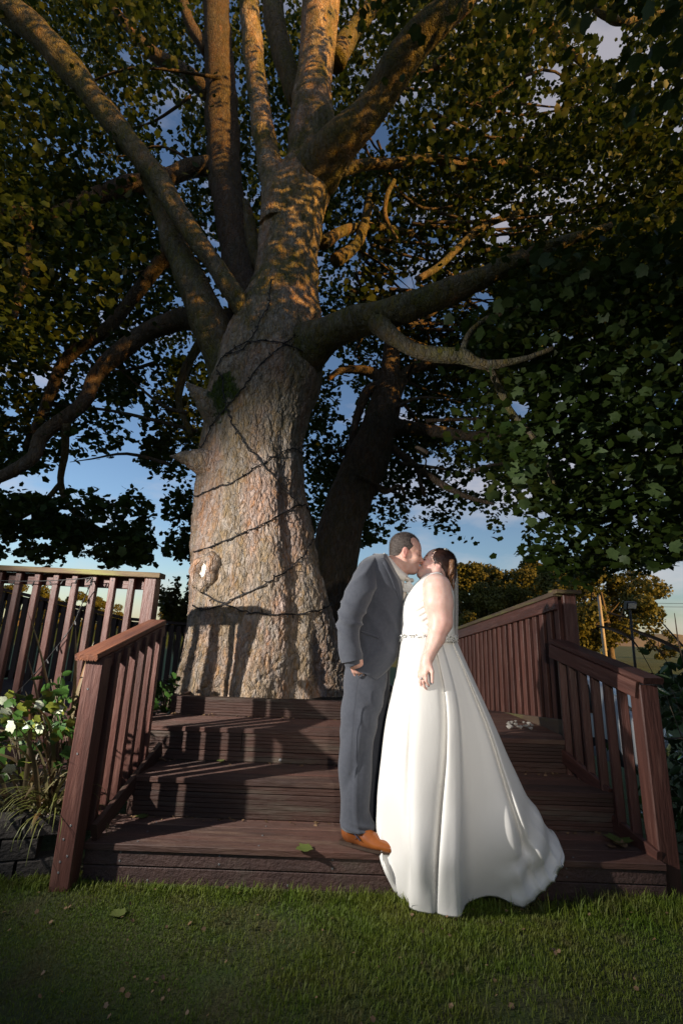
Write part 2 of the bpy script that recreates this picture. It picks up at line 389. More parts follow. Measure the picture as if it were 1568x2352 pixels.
def tuft_sampler(n):
    x = 1.62+RNG.normal(0, .22, n); y = 2.66+RNG.normal(0, .10, n)
    return x, np.minimum(y, 2.74+.4*(x > 1.85))
blades(1500, tuft_sampler, 'long_grass', .04, .13, .0036, M_GRASS, .5)
# far low hills to the right
hv = []; n = 80
for i in range(n+1):
    x = 150+i*14; h = 26*ss(150, 420, x)*(.75+.25*math.sin(i*.21)+.06*math.sin(i*.9)); hv += [(x, 900+.2*i, -1), (x, 960+.2*i, h), (x, 1100, h*.9)]
hf = [(i*3+k, (i+1)*3+k, (i+1)*3+k+1, i*3+k+1) for i in range(n) for k in range(2)]
tag(link('hills', pymesh('hills', hv, hf), mat('hill_grass', (.30, .22, .15), (.22, .19, .12), scale=.01, rough=.95), sm=True), kind='structure')

# ================================================================== DECK STEPS
Z1, Z2, Z3, Z4 = .19, .40, .61, .735
Y1, Y2, Y3, Y4 = 2.75, 3.12, 3.50, 3.97
st = thing('wooden_steps', (.25, Y1, 0), 'broad brown timber steps with grooved boards rising to the big tree', 'steps')
XL, XR = -1.19, 1.70
def riser(x0, x1, y, z0, h, n, mt=M_DECK, nm='riser_board'):
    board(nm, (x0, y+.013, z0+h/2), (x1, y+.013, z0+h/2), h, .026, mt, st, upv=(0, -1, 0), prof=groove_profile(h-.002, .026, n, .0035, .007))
def tread(x0, x1, ya, yb, z, nb, mt=M_DECKTOP, nm='deck_board'):
    wd = (yb-ya)/nb
    for k in range(nb):
        y = ya+wd*(k+.5)
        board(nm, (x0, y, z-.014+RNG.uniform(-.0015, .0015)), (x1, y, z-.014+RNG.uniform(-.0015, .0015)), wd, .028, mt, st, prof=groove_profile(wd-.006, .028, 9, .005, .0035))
board('fascia_board', (XL-.04, Y1+.018, .133), (XR, Y1+.018, .133), .028, .084, M_FASCIA, st, b=.004)
board('fascia_board', (XL-.04, Y1+.021, .045), (XR, Y1+.021, .045), .026, .083, M_FASCIA, st, b=.004)
tread(XL-.045, XR, Y1-.012, Y2+.02, Z1, 3)
riser(XL, .31, Y2, Z1+.002, .132, 4); riser(.314, XR, Y2, Z1+.002, .132, 4); riser(XL, XR-.02, Y2+.001, Z1+.135, .045, 1)
tread(XL, XR, Y2-.012, Y3+.02, Z2, 3)
riser(XL-.05, -.62, Y3, Z2+.068, .114, 4); riser(-.616, .95, Y3, Z2+.068, .114, 4); riser(.954, XR-.1, Y3, Z2+.068, .114, 4); riser(XL-.05, XR-.1, Y3+.001, Z2+.002, .064, 1)
tread(-1.36, XR-.06, Y3-.012, Y4+.03, Z3, 4)
riser(-1.28, .62, Y4, Z3+.002, .118, 5)
board('curb_cap', (-1.285, Y4+.04, Z4-.006), (.62, Y4+.04, Z4-.006), .085, .024, M_DECK, st)
board('curb_side', (-1.27, Y4+.03, Z3+.06), (-1.27, 6.2, Z3+.06), .026, .118, M_DECK, st)
board('curb_side', (.63, Y4-.0, Z3+.06), (.63, 6.2, Z3+.06), .026, .118, M_DECK, st)
# right landing and the ramp that runs down behind it
for k in range(5):
    y = Y4+.035+.128*(k+.5); board('deck_board', (.66, y, Z3-.014), (XR-.04, y, Z3-.014), .122, .028, M_DECKTOP, st, prof=groove_profile(.122, .028, 9, .005, .0035))
for k in range(12):
    y = Y4+.68+.13*(k+.5); z = Z3-.014-.013*(k+.5); board('ramp_board', (.66, y, z), (XR-.08, y, z), .124, .028, M_DECKTOP, st)
# left platform
for k in range(18):
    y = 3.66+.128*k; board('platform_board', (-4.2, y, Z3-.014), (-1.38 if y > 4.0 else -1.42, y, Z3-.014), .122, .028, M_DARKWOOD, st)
for z in (.53, .42, .30):
    board('platform_fascia', (-4.2, 3.585, z-.03), (-1.42, 3.585, z-.03), .026, .10, M_PAINT, st, b=.003)
tag(link('bed_soil', pymesh('bed_soil', [(-1.25, Y4+.06, .69), (.61, Y4+.06, .69), (.61, 6.2, .69), (-1.25, 6.2, .69)], [(0, 1, 2, 3)]), M_SOIL), kind='structure')

# ================================================================== RAILINGS
def baluster(parent, x, y, z0, z1, w_=.045, mt=M_PAINT, rot=0, d=None):
    dx, dy = math.cos(rot), math.sin(rot)
    return board('baluster', (x, y, z0), (x, y, z1), w_, d or w_, mt, parent, upv=(-dy, dx, 0), b=.004)
def screw(parent, x, y, z):
    pass
GR = 'handrails of the steps'
# ---- left stair railing
r = thing('stair_railing', (-1.28, 2.69, 0), 'short sloping brown handrail on the left of the steps beside the flax planting', 'railing', GR)
board('newel_post', (-1.28, 2.69, -.05), (-1.28, 2.69, 1.085), .098, .098, M_PAINT, r, upv=(0, -1, 0), b=.006)
capA, capB = Vector((-1.315, 2.615, 1.088)), Vector((-1.265, 3.43, 1.292))
cw = [(-.062, -.006), (-.055, -.018)]+sum([[(-.046+.0135*k, -.018), (-.043+.0135*k, -.011), (-.040+.0135*k, -.011), (-.037+.0135*k, -.018)] for k in range(7)], [])+[(.055, -.018), (.062, -.010), (.062, .013), (.057, .018), (-.057, .018), (-.062, .013)]
board('handrail', capA, capB, .12, .036, M_RAILCAP, r, prof=cw)
def along(y, dz=0, x=None): t = (y-capA.y)/(capB.y-capA.y); p = capA.lerp(capB, t); return Vector((x if x is not None else p.x, y, p.z+dz))
board('apron', along(2.66, -.054, -1.262), along(3.42, -.054, -1.212), .024, .072, M_PAINT, r)
for y in (2.80, 2.905, 3.02, 3.135, 3.245, 3.35):
    x = -1.243+.05*(y-2.8); zt = along(y).z-.024; zb = .20+.33*(y-2.7)
    baluster(r, x, y, zb, zt, .046, rot=.06)
board('bottom_rail', (-1.195, 2.745, .235), (-1.150, 3.46, .475), .03, .085, M_DECK, r)
# ---- left upper railing, facing the camera
r = thing('platform_railing', (-2.2, 3.6, Z3), 'brown railing with mossy top rail on the raised platform at far left', 'railing')
board('top_rail', (-4.2, 3.585, 1.665), (-1.33, 3.585, 1.632), .125, .038, M_MOSSCAP, r)
board('apron', (-4.2, 3.645, 1.600), (-1.46, 3.645, 1.572), .03, .085, M_PAINT, r)
board('newel_post', (-1.405, 3.605, .45), (-1.405, 3.605, 1.612), .09, .10, M_PAINT, r, upv=(0, -1, 0), b=.006)
for k in range(18):
    x = -1.555-.1415*k; baluster(r, x, 3.598, .56, 1.63-.0+.0115*(-x-1.33)-.002, .044)
board('bottom_rail', (-4.2, 3.648, .63), (-1.46, 3.648, .63), .03, .09, M_PAINT, r)
# ---- dark railing behind the platform, runs down to the right behind the tree
r = thing('ramp_railing', (-3, 6.2, 0), 'dark sloping railing behind the platform running down towards the tree trunk', 'railing')
P0, P1, P2 = at(-260, 1290, 5.6), at(290, 1421, 6.4), at(470, 1437, 6.6)
for a, b in ((P0, P1), (P1, P2)):
    a = Vector(a); b = Vector(b)
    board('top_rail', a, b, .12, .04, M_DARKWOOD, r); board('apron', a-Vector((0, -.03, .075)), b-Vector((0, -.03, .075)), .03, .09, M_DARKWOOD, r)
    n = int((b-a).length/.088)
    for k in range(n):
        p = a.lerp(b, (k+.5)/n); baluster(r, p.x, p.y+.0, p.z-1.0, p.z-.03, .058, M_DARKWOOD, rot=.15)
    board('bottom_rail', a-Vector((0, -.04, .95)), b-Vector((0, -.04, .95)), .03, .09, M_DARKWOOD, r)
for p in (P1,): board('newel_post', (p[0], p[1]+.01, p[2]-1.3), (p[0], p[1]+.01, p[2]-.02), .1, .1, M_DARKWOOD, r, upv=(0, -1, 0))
# ---- right stair railing
r = thing('stair_railing', (1.77, 2.83, 0), 'sloping brown handrail on the right of the steps beside the dark shrubs', 'railing', GR)
board('newel_post', (1.755, 2.845, -.08), (1.755, 2.845, 1.04), .105, .105, M_PAINT, r, upv=(0, -1, 0), b=.006)
capA, capB = Vector((1.765, 2.76, 1.063)), Vector((1.615, 3.57, 1.258))
board('handrail', capA, capB, .13, .036, M_PAINT, r, prof=[(y*1.06, z) for y, z in cw])
board('apron', along(2.80, -.062)+Vector((-.066, 0, 0)), along(3.56, -.062)+Vector((-.066, 0, 0)), .024, .09, M_PAINT, r)
for k, y in enumerate((2.965, 3.075, 3.185, 3.295, 3.40, 3.50)):
    p = along(y); baluster(r, p.x-.03, y, .16+.36*(y-2.85), p.z-.022, .047, rot=-.2)
board('bottom_rail', (1.70, 2.79, .185), (1.66, 3.15, .245), .03, .085, M_PAINT, r); board('bottom_rail', (1.66, 3.14, .38), (1.55, 3.57, .53), .03, .085, M_PAINT, r)
# ---- right ramp fence
r = thing('ramp_fence', (1.7, 3.7, Z3), 'brown fence of close balusters running back on the right behind the bride', 'fence')
fa, fb = Vector((1.715, 3.70, 1.60)), Vector((1.52, 6.3, 1.335))
board('newel_post', (1.785, 3.735, .3), (1.785, 3.735, 1.618), .10, .10, M_PAINT, r, upv=(0, -1, 0), b=.006)
board('post_cap', (1.66, 3.70, 1.633), (1.85, 3.70, 1.633), .15, .03, M_MOSSCAP, r)
board('top_rail', fa+Vector((0, 0, .02)), fb+Vector((0, 0, .02)), .11, .036, M_RAMPBOARD, r)
board('apron', fa+Vector((-.03, .0, -.05)), fb+Vector((-.03, .0, -.05)), .028, .10, M_PAINT, r)
for k in range(21):
    t = (k+.35)/21*1.0; p = fa.lerp(fb, t); baluster(r, p.x+.004, p.y, p.z-.99, p.z-.02, .048, rot=.3)
board('bottom_rail', fa+Vector((-.035, .0, -.945)), fb+Vector((-.035, 0, -.945)), .03, .11, M_RAMPBOARD, r)

# ================================================================== THE BIG TREE
def bark_mat(name, c1, c2, pink, green, gz0, gz1, gamt):
    M = bpy.data.materials.new(name); M.use_nodes = True; t = M.node_tree; b = t.nodes['Principled BSDF']
    b.inputs['Roughness'].default_value = .85; b.inputs['Specular IOR Level'].default_value = .25
    tcn = N(t, 'ShaderNodeTexCoord')
    def noise(sc, st=(1, 1, 1), det=6, rg=.6):
        mpn = N(t, 'ShaderNodeMapping'); mpn.inputs['Scale'].default_value = st; L(t, tcn.outputs['Object'], mpn.inputs[0])
        n = N(t, 'ShaderNodeTexNoise'); n.inputs['Scale'].default_value = sc; n.inputs['Detail'].default_value = det; n.inputs['Roughness'].default_value = rg
        L(t, mpn.outputs[0], n.inputs[0]); return n.outputs['Fac']
    def rng(x, a, bb, lo=0, hi=1):
        r = N(t, 'ShaderNodeMapRange'); r.inputs[1].default_value = a; r.inputs[2].default_value = bb; r.inputs[3].default_value = lo; r.inputs[4].default_value = hi
        L(t, x, r.inputs[0]); return r.outputs[0]
    def mix(f, a, bb):
        q = N(t, 'ShaderNodeMixRGB'); L(t, f, q.inputs[0])
        for s_, i in ((a, 1), (bb, 2)):
            if isinstance(s_, tuple): q.inputs[i].default_value = (*s_, 1)
            else: L(t, s_, q.inputs[i])
        return q.outputs[0]
    c = mix(rng(noise(16, (1, 1, .45)), .35, .65), c1, c2)
    c = mix(rng(noise(2.6, (1, 1, .4), 5), .45, .62, 0, .85), c, pink)
    c = mix(rng(noise(5.5, (1, 1, .22), 3), .66, .74, 0, .8), c, (.46, .20, .10))
    sx = N(t, 'ShaderNodeSeparateXYZ'); L(t, tcn.outputs['Object'], sx.inputs[0])
    mu = N(t, 'ShaderNodeMath', operation='MULTIPLY'); L(t, rng(sx.outputs[2], gz0, gz1, .12, gamt), mu.inputs[0]); L(t, rng(noise(3.2, (1, 1, .6)), .38, .62), mu.inputs[1])
    c = mix(mu.outputs[0], c, green)
    # a cushion of moss under the left fork
    vd = N(t, 'ShaderNodeVectorMath', operation='DISTANCE'); mq = N(t, 'ShaderNodeMapping'); L(t, tcn.outputs['Object'], mq.inputs[0])
    mc = A(512, 905, 4.55); mq.inputs['Location'].default_value = (-mc.x*1.9, -mc.y*.7, -mc.z*1.0); mq.inputs['Scale'].default_value = (1.9, .7, 1.0)
    L(t, mq.outputs[0], vd.inputs[0]); vd.inputs[1].default_value = (0, 0, 0)
    ad = N(t, 'ShaderNodeMath', operation='ADD'); L(t, vd.outputs['Value'], ad.inputs[0]); L(t, rng(noise(7), .3, .7, -.14, .14), ad.inputs[1])
    c = mix(rng(ad.outputs[0], .30, .24), c, (.055, .075, .012))
    L(t, c, b.inputs['Base Color'])
    # flaking plates: cells with their own tint and a step at the edge
    mpv = N(t, 'ShaderNodeMapping'); mpv.inputs['Scale'].default_value = (1, 1, .46); L(t, tcn.outputs['Object'], mpv.inputs[0])
    nv_ = N(t, 'ShaderNodeTexNoise'); nv_.inputs['Scale'].default_value = 9; nv_.inputs['Detail'].default_value = 3; L(t, mpv.outputs[0], nv_.inputs[0])
    va = N(t, 'ShaderNodeVectorMath', operation='MULTIPLY_ADD'); L(t, nv_.outputs['Color'], va.inputs[0]); va.inputs[1].default_value = (.09, .09, .09); L(t, mpv.outputs[0], va.inputs[2])
    hs_ = []
    for sc_ in (22, 48):
        vo = N(t, 'ShaderNodeTexVoronoi'); vo.feature = 'DISTANCE_TO_EDGE'; vo.inputs['Scale'].default_value = sc_; L(t, va.outputs[0], vo.inputs['Vector'])
        vc_ = N(t, 'ShaderNodeTexVoronoi'); vc_.inputs['Scale'].default_value = sc_; L(t, va.outputs[0], vc_.inputs['Vector'])
        sp_ = N(t, 'ShaderNodeSeparateXYZ'); L(t, vc_.outputs['Color'], sp_.inputs[0])
        e_ = rng(vo.outputs['Distance'], 0, .16, 0, .7); ad_ = N(t, 'ShaderNodeMath', operation='MULTIPLY_ADD'); L(t, sp_.outputs[0], ad_.inputs[0]); ad_.inputs[1].default_value = .8; L(t, e_, ad_.inputs[2]); hs_.append(ad_.outputs[0])
        hv_ = N(t, 'ShaderNodeHueSaturation'); L(t, rng(sp_.outputs[1], 0, 1, .82, 1.15), hv_.inputs['Value']); L(t, rng(sp_.outputs[2], 0, 1, .75, 1.2), hv_.inputs['Saturation']); L(t, c, hv_.inputs['Color']); c = hv_.outputs[0]
    L(t, c, b.inputs['Base Color'])
    su = N(t, 'ShaderNodeMath', operation='MULTIPLY_ADD'); L(t, hs_[1], su.inputs[0]); su.inputs[1].default_value = .45; L(t, hs_[0], su.inputs[2])
    n1 = noise(70, (1, 1, .5), 6, .7); s2_ = N(t, 'ShaderNodeMath', operation='MULTIPLY_ADD'); L(t, n1, s2_.inputs[0]); s2_.inputs[1].default_value = .8; L(t, su.outputs[0], s2_.inputs[2])
    bn = N(t, 'ShaderNodeBump'); bn.inputs['Strength'].default_value = 1.0; bn.inputs['Distance'].default_value = .016
    L(t, s2_.outputs[0], bn.inputs['Height']); L(t, bn.outputs[0], b.inputs['Normal'])
    return M
M_BARK = bark_mat('trunk_bark', (.26, .195, .13), (.46, .355, .265), (.50, .315, .23), (.135, .125, .045), 3.0, 5.2, .95)
M_LIMB = bark_mat('limb_bark', (.115, .09, .05), (.19, .15, .085), (.21, .14, .08), (.10, .105, .03), 0.5, 2.0, .7)
M_DBARK = bark_mat('dark_bark', (.085, .062, .045), (.13, .095, .07), (.14, .09, .065), (.07, .075, .03), 0, 2, .3)

def dist(p): return float((np.asarray(p)-CAM)@FW)
def bark_h(p, amp):
    q = Vector((p[0]*15, p[1]*15, p[2]*6.6)); wv = mnoise.noise_vector(q*.7)*.6; q = q+wv
    d, pts = mnoise.voronoi(q); e = d[1]-d[0]
    h = -1.0*max(0, 1-e/.20)
    c = pts[0]; h += .95*(((c.x*12.99+c.y*78.2+c.z*37.7) % 1.0)-.5)
    d2, p2 = mnoise.voronoi(q*2.4); h += -.45*max(0, 1-(d2[1]-d2[0])/.2)+.35*(((p2[0].x*12.99+p2[0].y*78.2+p2[0].z*37.7) % 1.0)-.5)
    h += .5*mnoise.noise(q*5)
    return amp*h
def limb(name, pts, parent, mt, n=14, sub=4, amp=.006, rough_=.06, cap=True):
    P = []
    for (px, py, Y, r) in pts:
        c = at(px, py, Y); P.append([*c, r/FPX*dist(c)])
    Q = cat(P, sub); R = tube_rings(Q[:, :3], Q[:, 3], n)
    C_ = Q[:, :3][:, None, :]; D = R-C_
    f = np.array([[1+rough_*2*mnoise.noise(Vector(R[i, j]*2.2)) for j in range(n)] for i in range(len(R))])
    R = C_+D*f[..., None]
    if amp:
        nn = D/(np.linalg.norm(D, axis=-1, keepdims=True)+1e-9)
        hh = np.array([[bark_h(R[i, j], amp) for j in range(n)] for i in range(len(R))]); R = R+nn*hh[..., None]
    return link(name, rings_mesh(name, R, cap), mt, parent, sm=True)

tree = thing('sycamore_tree', tuple(at(600, 1615, 5.0)*[1, 1, 0]+np.array([0, 0, .66])), 'huge old sycamore with flaky pinkish trunk, wound with cable, rising behind the steps', 'tree')
rows = [(1680, 402, 800), (1640, 410, 792), (1600, 417, 784), (1540, 425, 777), (1480, 434, 772), (1400, 444, 762), (1300, 448, 738), (1200, 453, 716), (1100, 459, 700), (1000, 466, 698),
        (940, 474, 712), (890, 482, 730), (830, 498, 738), (760, 528, 738), (700, 556, 733), (640, 582, 728), (590, 592, 728), (530, 596, 734), (480, 602, 745), (430, 625, 757),
        (380, 655, 764), (330, 665, 770), (290, 666, 771), (240, 670, 764), (190, 680, 762), (120, 688, 768), (40, 692, 776), (-60, 698, 786), (-180, 705, 796)]
ring = []
for (py, l, r_) in rows:
    Yc = 5.0
    c = at((l+r_)/2, py, Yc); ring.append([*c, (r_-l)/2/FPX*dist(c)])
TH = np.concatenate([np.linspace(-math.pi-.32, .32, 350, endpoint=False), np.linspace(.32, math.pi-.32, 40, endpoint=False)]); NR = len(TH)
qa = cat(ring[:16], 30); qb = cat(ring[15:], 15); Q = np.vstack([qa[:-1], qb]); th = TH
ct, sn = np.cos(th), np.sin(th)
R = np.zeros((len(Q), NR, 3))
for i, (cx, cy, cz, rr) in enumerate(Q):
    base = ss(1.9, .6, cz)
    lob = 1+.09*base*np.cos(5*th+.6)+.05*base*np.cos(9*th+2)+.012*ss(2.3, 1.2, cz)*np.cos(15*th+cz*.8)*ss(-.3, .5, ct)+.035*np.cos(3*th+cz*1.1)+.02*np.cos(7*th-cz*2.1)
    # a deep flute on the right of the face, as in the old trunk
    d = np.angle(np.exp(1j*(th-(-1.02+.05*cz)))); lob -= .10*np.exp(-(d/.13)**2)*ss(4.3, 2.2, cz)
    sn_ = ss(2.5, 3.2, cz)*ss(4.3, 3.5, cz); d2 = np.angle(np.exp(1j*(th+.55))); lob += .07*np.exp(-(d2/.35)**2)*sn_
    R[i, :, 0] = cx+rr*ct*lob; R[i, :, 1] = cy+rr*.92*sn*lob; R[i, :, 2] = cz
nv = np.stack([ct, sn, 0*ct], -1)
keepf = (sn < .36)
for i in range(len(Q)):
    a = .0105*(1-.35*float(ss(3.5, 6, Q[i, 2])))
    for j in range(NR):
        if keepf[j] and Q[i, 2] < 8.5:
            p = R[i, j]; lump = .028*mnoise.noise(Vector(p*2.3))+.014*mnoise.noise(Vector((p[0]*6, p[1]*6, p[2]*5)))
            R[i, j] += nv[j]*(bark_h(p, a)+lump)
trunk = link('trunk', rings_mesh('trunk', R, False), M_BARK, tree, sm=True)
tb = BVHTree.FromPolygons([tuple(v) for v in R.reshape(-1, 3)], [tuple(f) for f in grid_faces(len(Q), NR).tolist()])
def hit(px, py):
    r = Vector(RT*(px-784)/FPX+UP*(1176-py)/FPX+FW).normalized(); h = tb.ray_cast(Vector(CAM), r)
    return h
BR = dict(
 a=[(520, 880, 5.0, 34), (500, 790, 4.95, 42), (462, 695, 4.95, 38), (427, 615, 5.0, 33), (403, 560, 5.05, 29), (380, 500, 5.15, 25), (352, 430, 5.2, 21), (335, 380, 5.2, 18)],
 b=[(572, 750, 4.7, 22), (540, 680, 4.62, 23), (482, 592, 4.65, 22), (440, 535, 4.7, 22), (400, 470, 4.75, 22), (365, 410, 4.85, 24), (335, 375, 4.9, 25), (285, 310, 5.0, 26), (215, 225, 5.0, 27), (130, 120, 4.9, 29), (20, 20, 4.8, 34), (-100, -60, 4.7, 36)],
 c=[(570, 720, 5.6, 44), (548, 610, 5.7, 37), (530, 500, 5.8, 36), (515, 400, 5.9, 38), (510, 300, 6, 38), (505, 200, 6, 35), (500, 80, 6, 31), (495, -60, 6, 28)],
 d=[(640, 520, 4.85, 42), (636, 455, 4.85, 38), (627, 410, 4.85, 30), (612, 340, 4.85, 26), (600, 280, 4.85, 25), (590, 200, 4.85, 25), (580, 100, 4.85, 24), (572, 0, 4.85, 24), (565, -120, 4.85, 24)],
 e=[(722, 400, 4.9, 52), (770, 335, 4.65, 46), (835, 275, 4.45, 40), (890, 190, 4.25, 38), (940, 110, 4.05, 38), (1000, 50, 3.9, 36), (1080, -30, 3.8, 34), (1180, -120, 3.7, 30)],
 f=[(640, 850, 5.05, 56), (700, 805, 4.8, 56), (752, 772, 4.6, 44), (810, 745, 4.5, 37), (870, 728, 4.4, 33), (940, 705, 4.3, 31), (1010, 680, 4.2, 31), (1080, 650, 4.1, 29), (1115, 635, 4.05, 24), (1180, 600, 4.0, 20), (1280, 560, 3.9, 15), (1400, 520, 3.9, 9)],
 g=[(862, 738, 4.38, 24), (900, 772, 4.25, 20), (950, 803, 4.15, 18), (1010, 815, 4.05, 17), (1060, 818, 4.0, 17), (1090, 832, 3.95, 13), (1130, 838, 3.9, 11), (1200, 825, 3.85, 8), (1270, 800, 3.8, 6)],
 g2=[(1120, 836, 3.95, 9), (1150, 900, 4.1, 9), (1174, 947, 4.1, 8), (1229, 1012, 4.1, 7), (1264, 1092, 4.1, 6), (1284, 1147, 4.1, 4)],
 g3=[(1060, 815, 4.0, 8), (1075, 770, 4.05, 7), (1110, 735, 4.1, 6), (1150, 722, 4.1, 5), (1200, 700, 4.1, 4)],
 h=[(520, 745, 5.3, 34), (450, 733, 5.4, 28), (400, 738, 5.5, 23), (325, 772, 5.6, 21), (225, 857, 5.6, 19), (190, 927, 5.6, 17), (100, 997, 5.6, 17), (75, 1051, 5.5, 15), (0, 1096, 5.4, 13), (-80, 1120, 5.3, 10)],
 i=[(400, 560, 5.5, 16), (350, 628, 5.8, 15), (300, 690, 5.9, 15), (240, 762, 6, 15), (150, 828, 6.2, 14), (100, 950, 6.3, 12), (60, 1030, 6.3, 10)],
 j=[(500, 380, 5.9, 24), (440, 385, 5.9, 20), (400, 400, 5.8, 20), (350, 420, 5.7, 21), (290, 428, 5.6, 20), (215, 452, 5.5, 19), (150, 488, 5.4, 18), (90, 492, 5.4, 17), (0, 490, 5.3, 15), (-90, 500, 5.2, 13)],
 j2=[(72, 495, 5.4, 11), (66, 540, 5.4, 9), (64, 600, 5.4, 9), (45, 680, 5.4, 9), (20, 760, 5.3, 8)],
 k=[(490, 225, 6, 22), (425, 165, 6, 16), (360, 130, 6, 14), (320, 90, 6, 12), (260, 20, 6, 10)],
 k2=[(480, 120, 6, 16), (440, 60, 6, 13), (420, 0, 6, 12)],
 m=[(1000, 150, 5.0, 12), (1110, 95, 5.3, 9), (1180, 88, 5.4, 8), (1262, 62, 5.5, 9), (1285, 100, 5.5, 8), (1340, 150, 5.5, 8), (1365, 200, 5.5, 7), (1340, 300, 5.5, 5)],
 m2=[(1280, -60, 4.8, 12), (1350, 0, 5.0, 11), (1395, 35, 5.0, 11), (1425, 50, 5.0, 9), (1470, 40, 5.1, 7), (1568, 20, 5.1, 6)],
 n=[(760, 400, 5.3, 16), (830, 380, 5.5, 13), (905, 375, 5.6, 11), (990, 365, 5.7, 10), (1060, 380, 5.8, 9), (1130, 378, 5.8, 9), (1190, 370, 5.8, 7), (1230, 400, 5.8, 6), (1300, 415, 5.8, 4)],
 o=[(770, 600, 5.6, 16), (820, 560, 5.8, 13), (840, 500, 6, 12), (850, 450, 6, 10)],
 o2=[(960, 640, 5.2, 8), (1010, 610, 5.4, 8), (1060, 560, 5.6, 8), (1110, 520, 5.7, 8), (1170, 495, 5.8, 8), (1200, 485, 5.8, 5)],
 o3=[(905, 415, 5.5, 6), (888, 450, 5.5, 6), (885, 500, 5.5, 5), (912, 548, 5.5, 3)],
 p=[(740, 560, 5.4, 14), (790, 530, 5.8, 12), (860, 520, 6.2, 10), (950, 540, 6.4, 8)],
 q=[(625, 640, 5.5, 20), (592, 600, 5.6, 18), (575, 540, 5.7, 18), (560, 470, 5.8, 15)],
 s=[(690, 240, 5.4, 26), (650, 130, 5.6, 24), (630, 40, 5.7, 24), (620, -80, 5.8, 22)],
 t=[(770, 140, 5.2, 26), (805, 80, 5.4, 20), (850, 20, 5.4, 18), (900, -60, 5.4, 16)],
 v=[(150, 970, 5.6, 10), (150, 1040, 5.9, 8), (140, 1110, 6.2, 7), (165, 1170, 6.5, 6), (230, 1215, 6.7, 5), (300, 1245, 6.8, 3)], v2=[(140, 1110, 6.2, 6), (90, 1165, 6.4, 5), (30, 1200, 6.5, 4)], v3=[(165, 1170, 6.5, 5), (210, 1165, 6.6, 4), (270, 1160, 6.8, 3), (330, 1185, 6.9, 2)],
 u=[(440, 1000, 6.2, 6), (410, 920, 6.4, 8), (430, 840, 6.4, 10), (480, 760, 6.2, 14)])
for k, pts in BR.items():
    big = max(p[3] for p in pts[1:])
    fine = k in 'abdef'
    limb('branch', pts, tree, M_BARK if k in ('d',) else M_LIMB if k in ('f', 'a', 'b', 'e', 'g', 'g2', 'g3') else M_DBARK if k in ('h', 'i', 'j', 'j2', 'k', 'k2', 'c') else M_LIMB, n=44 if fine else 14 if big > 12 else 8, sub=12 if fine else 5, amp=.008 if fine else .004, rough_=.10)
# broken stubs on the left and a scar on the right
def stub(pts, n=26):
    return limb('stub', pts, tree, M_BARK, n=n, sub=6, amp=.008, rough_=.16)
stub([(550, 1010, 5.0, 44), (512, 965, 4.78, 46), (484, 936, 4.66, 34), (462, 913, 4.60, 22), (446, 896, 4.57, 13), (434, 883, 4.55, 6), (428, 876, 4.54, 1)])
stub([(530, 1090, 5.0, 40), (492, 1070, 4.80, 42), (458, 1058, 4.70, 28), (430, 1052, 4.66, 17), (408, 1049, 4.64, 9), (390, 1048, 4.62, 1)])
# pruning scar with a pale hollow
hk = hit(474, 1312)
kc = hk[0] if hk[0] else A(474, 1312, 4.5)
kn = Vector((-.42, -.88, .10)).normalized(); kx = Vector((0, 0, 1)).cross(kn).normalized(); kz = kn.cross(kx)
prof = [(q*1.22, h_*1.2) for q, h_ in [(.155, -.05), (.150, .02), (.128, .055), (.100, .075), (.074, .070), (.052, .045), (.046, .01), (.040, -.02)]]
KR = []
for (rr, hh) in prof:
    rowp = []
    for k in range(40):
        a = 2*math.pi*k/40; wob = 1+.10*math.sin(2*a+.8)+.08*math.sin(3*a)+.05*math.sin(7*a+rr*30)
        p = kc+kx*(math.cos(a)*rr*.80*wob)+kz*(math.sin(a)*rr*1.12*wob)+kn*(hh*(1+.25*math.sin(a*2+1)))
        p = p+kn*.016*mnoise.noise(p*16)+kx*.012*mnoise.noise(p*20+Vector((5, 5, 5))); rowp.append(p)
    KR.append([list(p) for p in rowp])
link('knot', rings_mesh('knot', cat(np.array(KR).reshape(len(prof), -1), 3).reshape(-1, 40, 3), False), M_BARK, tree, sm=True)
wv, wf = [tuple(kc+kn*.045)], []
for q in range(1, 4):
    for k in range(16):
        a = 2*math.pi*k/16; p = kc+kx*(math.cos(a)*.060*q/3*(.75+.2*math.sin(2*a)))+kz*(math.sin(a)*.098*q/3)+kn*(.045-.006*q); p = p+kn*.02*mnoise.noise(p*40); wv.append(tuple(p))
for k in range(16): wf.append((0, 1+k, 1+(k+1) % 16))
for q in range(2):
    for k in range(16): wf.append((1+q*16+k, 1+(q+1)*16+k, 1+(q+1)*16+(k+1) % 16, 1+q*16+(k+1) % 16))
tag(link('hollow', pymesh('hollow', wv, wf), mat('pale_heartwood', (.80, .76, .68), (.45, .28, .14), scale=22, rough=.8, lo=.5, hi=.7), tree, sm=True), 'white exposed heartwood in the pruning scar')

